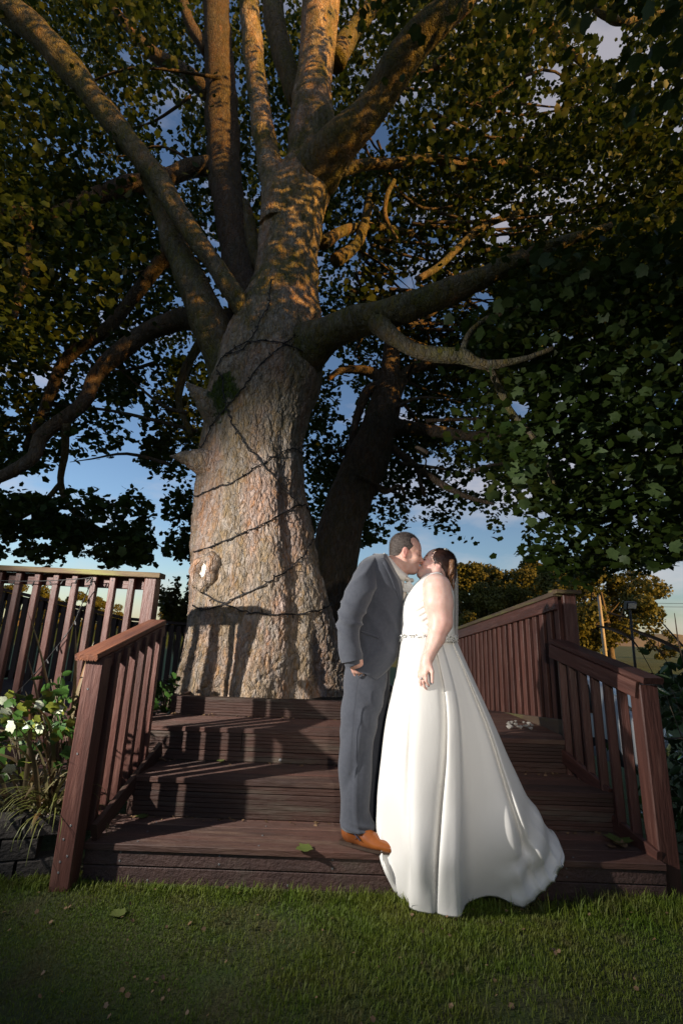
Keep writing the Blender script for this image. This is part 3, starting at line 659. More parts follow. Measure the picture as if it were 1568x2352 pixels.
# second stem behind, leaning right
tree2 = thing('sycamore_tree', tuple(A(770, 1560, 6.9)), 'dark leaning sycamore stem behind the big tree, right of its trunk', 'tree')
limb('trunk', [(766, 1700, 6.9, 64), (766, 1560, 6.9, 62), (766, 1440, 6.9, 60), (769, 1320, 6.9, 55), (779, 1220, 6.9, 51), (806, 1140, 6.9, 50), (834, 1072, 6.9, 49), (862, 1000, 6.9, 44), (882, 930, 6.9, 36), (893, 880, 6.9, 27), (898, 830, 6.9, 21), (900, 760, 6.9, 18), (890, 680, 6.9, 14)], tree2, M_DBARK, n=60, sub=14, amp=.010)
for pts in ([(890, 985, 6.9, 26), (930, 982, 6.9, 18), (1000, 992, 7, 15), (1080, 1002, 7, 14), (1150, 1000, 7, 12), (1220, 1022, 7, 11), (1300, 1045, 7, 8), (1400, 1040, 7, 5)],
            [(893, 930, 6.9, 22), (915, 885, 6.95, 17), (938, 852, 7, 14), (980, 838, 7, 12), (1040, 832, 7, 10), (1100, 838, 7, 8), (1180, 850, 7, 5)],
            [(880, 890, 6.9, 18), (846, 896, 6.9, 13), (824, 945, 6.9, 11), (812, 990, 6.9, 9), (800, 1040, 6.9, 6)],
            [(893, 885, 6.9, 18), (866, 862, 7, 14), (830, 850, 7, 11), (784, 850, 7, 9), (752, 872, 7, 6)],
            [(866, 1010, 6.9, 16), (899, 1028, 6.9, 11), (959, 1073, 7, 9), (999, 1103, 7, 8), (1064, 1138, 7, 6), (1134, 1158, 7, 4)],
            [(960, 1075, 7, 6), (965, 1110, 7, 5), (975, 1140, 7, 4)], [(840, 1090, 6.9, 8), (880, 1130, 6.8, 6), (915, 1115, 6.8, 4), (930, 1140, 6.8, 3)]):
    limb('branch', pts, tree2, M_DBARK, n=10, sub=5, amp=0, rough_=.12)

# thin branches that carry the foliage
for q in range(120):
    a_ = RNG.uniform(0, 2*np.pi); c = np.array([-.4, 5.6, 3.4])+np.array([math.cos(a_)*RNG.uniform(2.2, 4.8), abs(math.sin(a_))*RNG.uniform(1.2, 4), RNG.uniform(.2, 7.5)])
    h_ = np.array([-.5+RNG.normal(0, .5), 5.5, max(3.3, c[2]-RNG.uniform(.2, 1.6))]); m1 = c+(h_-c)*.25+RNG.normal(0, .14, 3); m2 = c+(h_-c)*.5+RNG.normal(0, .16, 3)+[0, 0, .12]; m0 = c+(c-h_)*.15+RNG.normal(0, .12, 3)-[0, 0, .12]
    rq = c-CAM; pxq = 784+FPX*(rq@RT)/(rq@FW)
    if 300 < pxq < 800: continue
    tube('twig', [m2, m1, c, m0], [.030, .022, .013, .005], 6, M_DBARK, tree, sub=4)
# ------------------------------------------------------------------ leaves
def leaf_template(kind):
    if kind == 'near':
        h = [(0, 0), (.20, -.04), (.44, .10), (.42, .24), (.53, .40), (.62, .66), (.44, .64), (.33, .70), (.27, .86), (.13, .90), (0, 1.04)]
    else:
        h = [(0, 0), (.42, .08), (.40, .30), (.57, .64), (0, 1.02)]
    o = h+[(-x, y) for x, y in reversed(h[1:-1])]
    if kind != 'near':
        return np.array([(x, y, .16*abs(x)-.10*y*y) for x, y in o]), np.array([(0, k, k+1) for k in range(1, len(o)-1)])
    V = [(0, .38, 0)]+[(x, y, .16*abs(x)-.10*y*y) for x, y in o]; n = len(o)
    F = [(0, 1+k, 1+(k+1) % n) for k in range(n)]
    return np.array(V), np.array(F)
TV, TF = leaf_template('far'); NV, NF = leaf_template('near')
def leaf_frames(n, droop=.35, tilt=.75, up=None):
    "random leaf bases: columns across, along, normal"
    a = RNG.uniform(0, 2*np.pi, n)
    y = np.stack([np.cos(a), np.sin(a), -np.abs(RNG.normal(droop, .4, n))], -1); y /= np.linalg.norm(y, axis=1)[:, None]
    z = np.stack([RNG.normal(0, tilt, n), RNG.normal(0, tilt, n), np.ones(n)], -1)
    z -= (z*y).sum(1)[:, None]*y; z /= np.linalg.norm(z, axis=1)[:, None]; x = np.cross(y, z)
    return np.stack([x, y, z], 1)
def leaf_mesh(name, P, size, B, T=(TV, TF)):
    V = (T[0][None, :, :]*size[:, None, None])@B+P[:, None, :]
    F = T[1][None]+(np.arange(len(P))*len(T[0]))[:, None, None]
    return npmesh(name, V.reshape(-1, 3), F.reshape(-1, 3))
def inpoly(x, y, poly):
    poly = np.array(poly); c = np.zeros(len(x), bool); j = len(poly)-1
    for i in range(len(poly)):
        xi, yi = poly[i]; xj, yj = poly[j]
        c ^= ((yi > y) != (yj > y)) & (x < (xj-xi)*(y-yi)/(yj-yi+1e-9)+xi); j = i
    return c
def segd(x, y, pts):
    d = np.full(len(x), 1e9)
    for (a, b, *_), (c, e, *_) in zip(pts[:-1], pts[1:]):
        t = np.clip(((x-a)*(c-a)+(y-b)*(e-b))/((c-a)**2+(e-b)**2+1e-9), 0, 1); d = np.minimum(d, np.hypot(x-a-t*(c-a), y-b-t*(e-b)))
    return d
HOLES = [(60, 1185, 20, 10), (150, 1172, 15, 9), (230, 1202, 16, 11), (300, 1190, 14, 10), (100, 1238, 22, 10), (200, 1252, 16, 9), (30, 1250, 18, 9), (275, 1246, 12, 9), (205, 862, 16, 10), (232, 930, 18, 12), (152, 1002, 18, 10), (60, 1012, 16, 12), (300, 802, 12, 12), (352, 765, 12, 10), (122, 905, 12, 10), (30, 945, 16, 10), (345, 985, 9, 14), (410, 1030, 10, 9), (425, 900, 9, 12), (430, 1200, 9, 9), (1330, 1215, 14, 9), (1450, 1190, 16, 10), (1400, 1100, 12, 9), (1290, 1240, 12, 9), (1520, 1130, 12, 9), (1310, 1060, 12, 9), (890, 1130, 14, 10), (1010, 1150, 14, 9), (950, 1110, 10, 8), (860, 1190, 10, 14), (1110, 1060, 14, 8), (392, 268, 26, 40), (385, 360, 16, 24), (290, 130, 14, 18), (1268, 168, 22, 22), (1255, 238, 34, 18), (868, 310, 26, 40), (1150, 512, 28, 20), (1150, 545, 20, 14), (930, 650, 30, 20), (1385, 60, 50, 30), (1400, 110, 30, 25), (1110, 690, 26, 24),
         (1090, 1110, 24, 18), (905, 905, 26, 40), (915, 938, 20, 14), (985, 1060, 22, 14), (1085, 1200, 34, 32), (1080, 1000, 14, 14), (800, 920, 20, 40), (765, 830, 24, 18), (1190, 935, 30, 16), (1180, 1215, 22, 50), (960, 1170, 20, 14), (1555, 300, 14, 20), (780, 980, 14, 20), (480, 555, 10, 12), (205, 645, 12, 10), (100, 870, 22, 16), (60, 330, 12, 12), (410, 690, 14, 10)]
SKYP = [[(300, 965), (338, 872), (362, 850), (338, 950), (322, 1000), (324, 1050), (342, 1090), (374, 1108), (382, 1130), (377, 1240), (404, 1292), (440, 1300), (440, 1330), (372, 1330), (362, 1272), (332, 1225), (354, 1195), (345, 1155), (300, 1126), (170, 1130), (90, 1116), (20, 1140), (-300, 1142), (-300, 1112), (20, 1106), (100, 1068), (220, 1060), (285, 1024)],
 [(700, 1275), (836, 1268), (850, 1238), (905, 1220), (960, 1214), (1010, 1224), (1060, 1258), (1118, 1278), (1150, 1262), (1158, 1215), (1188, 1205), (1197, 1262), (1215, 1296), (1258, 1330), (1330, 1340), (1440, 1312), (1568, 1296), (1900, 1290), (1900, 1900), (700, 1900)],
 [(-300, 1292), (120, 1284), (240, 1284), (345, 1308), (380, 1330), (-300, 1900)], [(340, 1330), (376, 1240), (412, 1280), (480, 1290), (480, 1600), (340, 1600)]]
REG = [  # polygon, depth range, clusters, leaves per cluster, cluster radius, which tree
 ([(-200, -220), (1780, -220), (1780, 330), (800, 420), (740, 640), (560, 640), (430, 520), (-200, 620)], (5.8, 10.5), 1220, 24, .30, 0),
 ([(-200, -220), (420, -220), (330, 250), (250, 330), (60, 460), (-200, 480)], (4.6, 6.6), 170, 20, .26, 0),
 ([(860, -220), (1780, -220), (1780, 420), (1200, 420), (960, 330), (1000, 160), (860, 60)], (4.2, 6.2), 240, 20, .26, 0),
 ([(760, 330), (1780, 300), (1780, 760), (1200, 740), (900, 700), (760, 700)], (5.6, 9.5), 480, 22, .28, 0),
 ([(-200, 480), (120, 420), (330, 450), (480, 560), (500, 740), (380, 810), (340, 880), (290, 1010), (225, 1045), (90, 1050), (20, 1095), (-200, 1110)], (5.4, 9.0), 430, 24, .26, 0),
 ([(-200, 480), (250, 420), (350, 560), (260, 750), (120, 820), (-200, 900)], (4.4, 6), 90, 18, .22, 0),
 ([(-200, 1150), (20, 1150), (90, 1128), (170, 1142), (300, 1138), (345, 1165), (352, 1200), (330, 1225), (360, 1280), (340, 1305), (240, 1280), (120, 1282), (-200, 1290)], (5.6, 8.2), 190, 22, .19, 0),
 ([(318, 960), (330, 900), (390, 840), (470, 820), (480, 1010), (450, 1090), (395, 1100), (330, 1080), (310, 1030)], (6.8, 9), 75, 20, .20, 0),
 ([(380, 1130), (470, 1120), (470, 1280), (415, 1275), (390, 1235), (400, 1190)], (7, 9), 34, 20, .17, 0),
 ([(1090, 690), (1150, 590), (1300, 520), (1780, 420), (1780, 1290), (1568, 1290), (1440, 1300), (1330, 1330), (1230, 1310), (1195, 1240), (1215, 1130), (1150, 1010), (1135, 900), (1105, 830)], (3.7, 5.6), 360, 20, .24, 0),
 ([(1100, 560), (1780, 420), (1780, 1280), (1330, 1325), (1220, 1290), (1190, 1150), (1120, 900)], (5.4, 8.5), 330, 22, .26, 0),
 ([(740, 700), (900, 690), (1200, 760), (1190, 1000), (1215, 1100), (1190, 1200), (1130, 1265), (1060, 1240), (1010, 1205), (960, 1195), (880, 1225), (838, 1262), (770, 1255), (720, 1190), (700, 900)], (7.4, 10), 430, 24, .26, 1)]
PTS = [[], []]
for poly, (ya, yb), nc, per, rad_, which in REG:
    pa = np.array(poly); x0, y0 = pa.min(0); x1, y1 = pa.max(0)
    X = RNG.uniform(x0, x1, nc*6); Yp = RNG.uniform(y0, y1, nc*6); ok = inpoly(X, Yp, poly); X, Yp = X[ok][:nc], Yp[ok][:nc]
    D = RNG.uniform(ya, yb, len(X)); keep = np.ones(len(X), bool)
    for (hx, hy, rx, ry) in HOLES: keep &= ((X-hx)/(rx+14))**2+((Yp-hy)/(ry+14))**2 > 1
    for kk in ('a', 'b', 'd', 'e', 'f', 'g'):
        pl = BR[kk]; lim = 30 if kk in 'fg' else 42
        keep &= ~((segd(X, Yp, [q for q in pl if q[0] < 1085]) < lim) & (D < 5.6))
    keep &= ~((np.abs(X-640) < 200) & (Yp > 120) & (D < 5.7))
    X, Yp, D = X[keep], Yp[keep], D[keep]
    Cn = np.array([at(a, b, c) for a, b, c in zip(X, Yp, D)])
    per *= 2.2; k = RNG.integers(int(per*.6), int(per*1.4), len(Cn)); idx = np.repeat(np.arange(len(Cn)), k)
    off = RNG.normal(0, 1, (len(idx), 3))*[rad_, rad_, rad_*.55]
    PTS[which].append(Cn[idx]+off)
tgt = np.array([at(a_, b_, c_) for k_ in 'aabbcefh' for a_, b_, c_, r_ in BR[k_]])  # extra leaf clusters added out of view, sunward of the limbs, to dapple them
tgt = tgt[(tgt[:, 2] > 3.8) & (tgt[:, 2] < 10)]; Cs = tgt[RNG.integers(0, len(tgt), 560)]+np.outer(RNG.uniform(3.0, 7.5, 560), np.array(SUN))+RNG.normal(0, .45, (560, 3))
r_ = (Cs-CAM); inv = ~((np.abs((r_@RT)/(r_@FW)) < .78) & (r_@FW > 0) & ((r_@UP)/(r_@FW) < 1.14)); Cs = Cs[inv & (Cs[:, 2] > 4.3)]
idx = np.repeat(np.arange(len(Cs)), 34); PTS[0].append(Cs[idx]+RNG.normal(0, 1, (len(idx), 3))*[.28, .28, .16])
for which, (tr_, nm) in enumerate(((tree, 'crown'), (tree2, 'crown'))):
    P = np.vstack(PTS[which]); r = P-CAM; wd_ = r@FW; ok = np.ones(len(P), bool); fr_ = wd_ > .5
    px = np.where(fr_, 784+FPX*(r@RT)/np.where(fr_, wd_, 1), -9999); py = np.where(fr_, 1176-FPX*(r@UP)/np.where(fr_, wd_, 1), -9999)
    qx = px+9*np.sin(py*.06+1)+7*np.sin(py*.15)+RNG.normal(0, 5, len(P)); qy = py+13*np.sin(px*.041+.6)+9*np.sin(px*.093)+6*np.sin(px*.21)+RNG.normal(0, 5, len(P))
    for poly in SKYP: ok &= ~(inpoly(qx, qy, poly) & (RNG.uniform(0, 1, len(P)) < .985))
    for (hx, hy, rx, ry) in HOLES: ok &= ((px-hx)/rx)**2+((py-hy)/ry)**2 > .8+.4*RNG.uniform(0, 1, len(P))
    for kk in ('a', 'b', 'c', 'd', 'e', 'f', 'g', 'i', 'h'):
        pl = [q for q in BR[kk] if kk != 'f' or q[0] < 1120]; Ym = float(np.mean([q[2] for q in pl])); rr = float(np.mean([q[3] for q in pl]))
        ok &= ~((segd(px, py, pl) < rr+12) & (P[:, 1] < Ym) & (RNG.uniform(0, 1, len(P)) < np.where(kk == 'h', .6, np.where(py < 330, .72, .93))))
    ok &= ~((px > 455) & (px < 745) & (py > 640) & (P[:, 1] < 5.2)); P = P[ok]
    sz = RNG.uniform(.050, .104, len(P))*np.where(RNG.uniform(0, 1, len(P)) < .12, 1.3, 1); B = leaf_frames(len(P))
    if which == 0:
        # the 300 leaves that show largest are leaves of their own
        r = (P-CAM); wdist = r@FW; px = 784+FPX*(r@RT)/wdist; py = 1176-FPX*(r@UP)/wdist
        vis = (px > -20) & (px < 1590) & (py > -20) & (py < 1330); area = np.where(vis, sz/wdist*np.abs((B[:, 2]*r).sum(1))/np.linalg.norm(r, axis=1), 0)
        top = np.argsort(-area)[:300]; mk = np.ones(len(P), bool); mk[top] = False
        lme = npmesh('leaf', NV, NF)
        for i in top:
            b = B[i]; s_ = sz[i]*1.08
            Mx = Matrix(((b[0][0]*s_, b[1][0]*s_, b[2][0]*s_, P[i][0]), (b[0][1]*s_, b[1][1]*s_, b[2][1]*s_, P[i][1]), (b[0][2]*s_, b[1][2]*s_, b[2][2]*s_, P[i][2]), (0, 0, 0, 1)))
            link('leaf', lme, M_LEAFN, tree, Mx)
        P, sz, B = P[mk], sz[mk], B[mk]
    tag(link(nm, leaf_mesh(nm, P, sz, B), M_LEAF, tr_), kind='stuff')

# ================================================================== THE COUPLE
def fixn(me):
    import bmesh
    bm = bmesh.new(); bm.from_mesh(me); bmesh.ops.recalc_face_normals(bm, faces=bm.faces); bm.to_mesh(me); bm.free()
def head_axes(fwd, side_cam):
    f = np.array(fwd, float); f /= np.linalg.norm(f); s = np.array(side_cam, float); s -= f*np.dot(s, f); s /= np.linalg.norm(s); u = np.cross(f, s)
    if u[2] < 0: u = -u
    return f, s, u
def add_head(D, H, f, s, u, k=1.0, fem=False):
    def W(a, b, c): return H+k*(a*f+b*s+c*u)
    R = np.stack([f, s, u])
    e = lambda c, r, kk=.012, sub=False: D.ell(W(*c), np.array(r)*k, R, kk, sub)
    e((-.018, 0, .055), (.098, .078, .090))
    e((.028, 0, .035), (.068, .066, .080), .02)
    e((.038, 0, -.040), (.056, .055 if not fem else .052, .078), .025)
    D.cap(W(.070, -.012, -.098), W(.070, .012, -.098), .024*k, .024*k, .022)
    for q in (-1, 1):
        D.cap(W(.0, q*.054, -.055), W(.055, q*.022, -.100), .020*k, .018*k, .02)          # jaw line
        e((.066, q*.040, -.020), (.030, .026, .026), .02)                                 # cheek
        e((.094, q*.034, .012), (.014, .019, .012), .010, True)                           # eye socket
        e((.078, q*.033, .010), (.015, .016, .0115), .005)                                # lid
        D.cap(W(.084, q*.014, .030), W(.072, q*.048, .030), .010*k, .008*k, .014)         # brow
        e((-.012, q*.079, .002), (.020, .010, .033), .006); e((-.006, q*.088, .004), (.010, .006, .018), .006, True); e((-.006, q*.080, -.026), (.009, .008, .011), .006)
    D.cap(W(.088, 0, .020), W(.112, 0, -.022), .0085*k, .0118*k, .010); 
    for q in (-1, 1): e((.100, q*.012, -.027), (.012, .009, .009), .008)
    D.cap(W(.092, -.014, -.056), W(.092, .014, -.056), .009*k, .009*k, .008); D.cap(W(.092, -.012, -.070), W(.092, .012, -.070), .009*k, .009*k, .006)
    return W
def hair_from(D2, iters=2, name='hair'):
    me, V = D2.mesh(name, iters); fixn(me); return me, V
def hand(D, wrist, dirv, palmn, k, curl, spread=.10, thumb=1, flen=(.9, 1.0, .94, .76), tin=0):
    "five separate fingers; dirv along the hand, palmn out of the palm, curl = bend per joint (rad)"
    w_ = np.array(wrist, float); d = np.array(dirv, float); d /= np.linalg.norm(d); n = np.array(palmn, float); n -= d*np.dot(n, d); n /= np.linalg.norm(n); s = np.cross(d, n)
    R = np.stack([d, s, n]); L_ = .088*k
    D.ell(w_+d*L_*.55, np.array((.052, .040, .0165))*k, R, .014); D.cap(w_-d*.01*k, w_+d*.03*k, .024*k, .026*k, .02)
    for i, q in enumerate((-1.5, -.5, .5, 1.5)):
        p = w_+d*L_*(.96-.05*abs(q+.3))+s*q*.0195*k; ang = 0; dd = d*math.cos(spread*q*.5)+s*math.sin(spread*q*.5)
        D.cap(w_+d*L_*.45+s*q*.015*k, p, .010*k, .0105*k, .008)
        for j, ln in enumerate((.040, .026, .021)):
            ang += curl[i]*(.8 if j == 0 else 1.0); v = dd*math.cos(ang)+n*math.sin(ang); p2 = p+v*ln*k*flen[i]
            D.cap(p, p2, (.0092-.0009*j)*k, (.0085-.0010*j)*k, .003); p = p2
    b = w_+d*.022*k-s*.026*k*thumb+n*.004*k; v = d*(.75+.3*tin)-s*(.55-.45*tin)*thumb+n*(.35+.5*tin); v /= np.linalg.norm(v)
    p = b+v*.042*k; D.cap(b, p, .0135*k, .0115*k, .010); v2 = d*.95-s*.10*thumb+n*.35; v2 /= np.linalg.norm(v2); p2 = p+v2*.030*k; D.cap(p, p2, .0105*k, .0095*k, .004); D.cap(p2, p2+v2*.022*k, .0095*k, .008*k, .003)
    return R
def colorize(me, V, base, spots):
    c = np.tile(np.array(base, np.float32), (len(V), 1))
    for p, r, col, wgt in spots:
        d = np.linalg.norm((V-np.array(p))/r, axis=1); wq = (np.clip(1.25-d, 0, .5)/.5*wgt)[:, None]; c = c*(1-wq)+np.array(col)*wq
    emit_free_vc(me, 'Col', c)
def ellring(c, ax, ay, n, p=2.0, ph=0):
    "superellipse ring, ax / ay are vectors"
    t = np.arange(n)*2*np.pi/n+ph; ca, sa = np.cos(t), np.sin(t)
    return np.array(c)+(np.sign(ca)*np.abs(ca)**(2/p))[:, None]*np.array(ax)+(np.sign(sa)*np.abs(sa)**(2/p))[:, None]*np.array(ay)
def px2m(px, p): return px/FPX*dist(p)
def silhouette_rows(rows, Y, n=64, p=2.3, sub=6):
    "rows: (py, left px, right px, half depth m, y shift) -> rings"
    R = []
    for (py, l, r_, hy, dy) in rows:
        a = at(l, py, Y+dy); b = at(r_, py, Y+dy); c = (a+b)/2; R.append(ellring(c, (b-a)/2, (0, hy, 0), n, p))
    R = np.array(R); return cat(R.reshape(len(rows), -1), sub).reshape(-1, n, 3)
def wrinkle(R, fn, centre=None):
    "push ring vertices along the outward direction by fn(point, ring, column)"
    out_ = R.copy()
    for i in range(R.shape[0]):
        c = R[i].mean(0)
        for j in range(R.shape[1]):
            d = R[i, j]-c; d /= np.linalg.norm(d)+1e-9; out_[i, j] = R[i, j]+d*fn(Vector(R[i, j]), i/(R.shape[0]-1), 2*np.pi*j/R.shape[1])
    return out_
def tri(x): return 2*abs(((x) % 1.0)-.5)

# -------------------------------------------------------------- groom
GY = 2.93
groom = thing('person', tuple(at(830, 1940, GY)*[1, 1, 0]+np.array([0, 0, Z1])), 'man in grey suit with tan shoes, hand in pocket, leaning in to kiss', 'person')
gh = at(936, 1269, GY-.075); gH = np.array([gh[0], GY, gh[2]])
f, s, u = head_axes((math.cos(rad(10)), -.10, -math.sin(rad(10))), (0, -1, 0)); gf, gs, gu = f, s, u
D = SDF((-.25, 2.55, .14), (.85, 3.30, 2.02), .0053)
gW = add_head(D, gH, f, s, u, .93)
neck0 = gW(-.028, 0, -.035); neck1 = at(878, 1318, GY); D.cap(neck0, neck1, .058, .066, .03); D.cap(gW(.02, 0, -.06), at(905, 1322, GY), .045, .05, .03)
D.cap(at(872, 1340, GY), at(858, 1450, GY), .105, .12, .04); D.cap(at(858, 1450, GY), at(838, 1570, GY), .12, .10, .05)
for q in (-1, 1):
    y = GY+q*.165; sh = at(850, 1330, y); D.cap(at(875, 1320, GY+q*.05), sh, .05, .045, .04)
    el = at(806, 1420, y+q*.02); wr = at(812, 1508, y+q*.015); D.cap(sh, el, .042, .038, .03); D.cap(el, wr, .038, .029, .02)
    hp = at(832, 1590, GY+q*.07); kn_ = at(818+8*(q+1)/2, 1755, GY+q*.08); an = at(818+10*(q+1)/2, 1905, GY+q*.08); D.cap(hp, kn_, .058, .045, .04); D.cap(kn_, an, .044, .034, .02)
    D.cap(an, at(852, 1940, GY+q*.09), .034, .03, .02)
wr = at(811, 1508, GY-.205); hand(D, wr, at(828, 1552, GY-.168)-wr, (.35, .9, .1), 1.06, (.35, .35, .35, .4), thumb=-1, tin=1)
wr = at(811, 1510, GY+.20); hand(D, wr, (.12, 0, -1), (.4, -.8, 0), .98, (.3, .3, .3, .3), thumb=1)
me, V = D.mesh('body', 2); fixn(me)
SK = (.60, .36, .285)
sp = [(gW(.096, 0, -.063), .026, (.52, .26, .22), .35), (gW(-.012, -.0, -.0)+s*.085*.93, .036, (.62, .28, .235), .6), (gW(-.012, 0, 0)+s*.079, .03, (.62, .28, .235), .5), (gW(.105, 0, -.02), .03, (.60, .33, .26), .3),
      (gW(.05, 0, -.075)+s*.03, .055, (.44, .30, .26), .45), (gW(.075, 0, -.09), .05, (.44, .30, .26), .45)]
colorize(me, V, SK, sp); body = link('body', me, M_SKIN, groom, sm=True)
# cropped hair
D2 = SDF(gH-.2, gH+.22, .0042); Rg = np.stack([f, s, u]); k = .93
D2.ell(gW(-.019, 0, .058), np.array((.103, .0835, .094))*k, Rg, .01); D2.ell(gW(-.055, 0, .0), np.array((.058, .066, .075))*k, Rg, .02)
D2.ell(gW(.125, 0, .005), np.array((.085, .16, .115))*k, Rg, .006, True)      # hair line over the brow
D2.ell(gW(.040, .0, .095)+s*.075, np.array((.028, .05, .034))*k, Rg, .008, True); D2.ell(gW(.040, 0, .095)-s*.075, np.array((.028, .05, .034))*k, Rg, .008, True)
for q in (-1, 1): D2.ell(gW(.005, q*.085, -.035), np.array((.040, .035, .042))*k, Rg, .006, True)
D2.ell(gW(-.02, 0, -.115), np.array((.12, .12, .062))*k, Rg, .008, True)
me, V = hair_from(D2); link('hair', me, M_HAIRG, groom, sm=True)
# short strands break the outline
hp_ = V[RNG.integers(0, len(V), 3800)]; dirs = hp_-gH-u*.03; dirs /= np.linalg.norm(dirs, axis=1)[:, None]; dirs = dirs*.9-.25*u+RNG.normal(0, .30, dirs.shape); dirs /= np.linalg.norm(dirs, axis=1)[:, None]
sd = np.cross(dirs, RNG.normal(0, 1, dirs.shape)); sd /= np.linalg.norm(sd, axis=1)[:, None]; ln = RNG.uniform(.004, .010, len(hp_))[:, None]
VV = np.stack([hp_-sd*.0006, hp_+sd*.0006, hp_+dirs*ln], 1).reshape(-1, 3)
tag(link('hair_strand', npmesh('hair_strand', VV, np.arange(len(VV)).reshape(-1, 3)), M_HAIRG, groom), kind='stuff')
M_BROW = mat('dark_brow', (.05, .03, .022), rough=.7); M_BROWF = mat('black_brow', (.022, .012, .010), rough=.6)
M_LASH = mat('eyelash', (.02, .012, .010), rough=.5); M_LIP = mat('lip', (.42, .15, .14), rough=.4)
def face_bits(W, s, k, parent, brow, fem):
    for q in (-1, 1):
        P = [W(.090, q*.014, .030), W(.090, q*.026, .037), W(.082, q*.040, .038), W(.068, q*.055, .030)]
        tube('eyebrow', P, [.0022, .0042, .0036, .0016] if not fem else [.0034, .0050, .0040, .0016], 6, brow, parent, sub=4)
        tube('eyelid', [W(.0905, q*.020, .004), W(.0945, q*.030, .0015), W(.0915, q*.041, .002), W(.082, q*.050, .005)], [.0012, .0038 if fem else .0018, .0036 if fem else .0016, .0012], 5, M_LASH, parent, sub=4)
face_bits(gW, s, k, groom, M_BROW, False)
# jacket
def jw(p, t, a):
    v = .006*mnoise.noise(p*5)+.003*mnoise.noise(p*13)
    x, z = p.x, p.z
    v += .012*((1-abs(math.sin((z*1.0+x*1.5)*17+2*mnoise.noise(p*3))))**2)*math.exp(-((z-1.33)/.16)**2)+.010*((1-abs(math.sin((z*1.0-x*.9)*19+1.5*mnoise.noise(p*3))))**2)*math.exp(-((z-1.08)/.10)**2)
    return v
rows = [(1556, 790, 868, .208, 0), (1538, 788, 886, .204, 0), (1500, 788, 910, .197, 0), (1460, 794, 921, .186, 0), (1420, 800, 926, .186, 0), (1380, 806, 926, .195, 0), (1345, 812, 922, .205, 0), (1318, 817, 908, .208, 0), (1300, 822, 899, .190, 0), (1288, 832, 893, .150, 0), (1280, 846, 890, .105, 0), (1276, 860, 889, .075, 0)]
R = silhouette_rows(rows, GY, 96, 2.4, 8)
for j in range(96):       # the cut-away front hangs lower, the back vent a little higher
    a = 2*np.pi*j/96; dz = -.012+.050*(1-math.cos(a))
    for i in range(24): R[i, j, 2] += dz*(1-i/24)
R = wrinkle(R, jw); jme = rings_mesh('jacket', R, False); jacket = link('jacket', jme, M_SUIT, groom, sm=True)
def sleeve(q, base):
    pts = [(856, 1292, .120, .045), (846, 1310, .155, .066), (832, 1345, .180, .078), (815, 1385, .200, .075), (803, 1422, .212, .069), (800, 1455, .208, .065), (803, 1488, .206, .061), (808, 1518, .205, .060)]
    P = [[*at(a, b, GY+q*dy), r_] for a, b, dy, r_ in pts]; Q = cat(P, 9); R = tube_rings(Q[:, :3], Q[:, 3], 48, up=(0, 1, 0))
    def sw(p, t, a):
        v = .004*mnoise.noise(p*9)
        el = math.exp(-((t-.60)/.17)**2)+.45*math.exp(-((t-.9)/.08)**2)
        ph = p.z*30+p.x*16+2.6*mnoise.noise(p*6); v += .017*el*((1-abs(math.sin(ph)))**1.6-.3)
        up_ = math.exp(-((t-.22)/.16)**2); ph = p.z*22-p.x*26+2*mnoise.noise(p*5); v += .013*up_*((1-abs(math.sin(ph)))**1.8-.25)
        return v
    R = wrinkle(R, sw); R = np.concatenate([R, (R[-1]*.80+R[-1].mean(0)*.20)[None], (R[-1]*.78+R[-1].mean(0)*.22+np.array([0, 0, .05]))[None]])
    return link('sleeve', rings_mesh('sleeve', R, False), M_SUIT, groom, sm=True)
slv = sleeve(-1, 0); sleeve(1, 0)
for kx_ in range(4):
    p = A(786.5+.8*kx_, 1476+8.5*kx_, GY-.214); bmh = tube('button', [p, p+Vector((-.006, -.006, 0))], [.006, .005], 8, M_DARK, groom)
tube('shirt_cuff', [at(806, 1512, GY-.205), at(810, 1527, GY-.202)], [.047, .044], 20, M_SUITD, groom, cap=False)
# lapel, collar, pocket welt, side seam
def strip(name, pairs, mt, parent, sub=5, thick=.004):
    Q = cat(np.array([[*a, *b] for a, b in pairs]), sub); n = len(Q); A_, B_ = Q[:, :3], Q[:, 3:]
    nrm = np.cross(B_-A_, np.gradient(A_, axis=0)); nrm /= np.linalg.norm(nrm, axis=1)[:, None]+1e-9
    nrm *= np.sign((nrm[:, 1]).mean())*-1 if abs(nrm[:, 1].mean()) > .05 else 1
    R = np.stack([A_, (A_+B_)/2+nrm*thick, B_, B_-nrm*thick, (A_+B_)/2-nrm*thick*.6, A_-nrm*thick], 1)
    return link(name, rings_mesh(name, R, True), mt, parent, sm=True)
def jp(px, py, off=.0):
    "point of the jacket surface seen at a photo pixel"
    r = Vector(RT*(px-784)/FPX+UP*(1176-py)/FPX+FW).normalized(); h = JB.ray_cast(Vector(CAM), r)
    p = h[0] if h[0] is not None else A(px, py, GY-.1); return np.array(p)-np.array(r)*off
JB = BVHTree.FromPolygons([tuple(v.co) for v in jme.vertices], [tuple(p.vertices) for p in jme.polygons])
strip('lapel', [(jp(872, 1281, .006), jp(884, 1279, .012)), (jp(883, 1298, .008), jp(896, 1295, .010)), (jp(893, 1318, .008), jp(907, 1316, .012)), (jp(904, 1344, .008), jp(920, 1338, .010)), (jp(914, 1372, .006), jp(924, 1362, .008)), (jp(921, 1402, .004), jp(925.5, 1396, .005))], M_SUITD, groom)
strip('collar', [(at(853, 1279, GY-.06), at(858, 1271, GY-.05)), (at(868, 1283, GY-.085), at(875, 1273, GY-.07)), (at(884, 1292, GY-.085), at(889, 1284, GY-.07)), (at(893, 1303, GY-.085), at(897, 1297, GY-.075))], M_SUITD, groom)
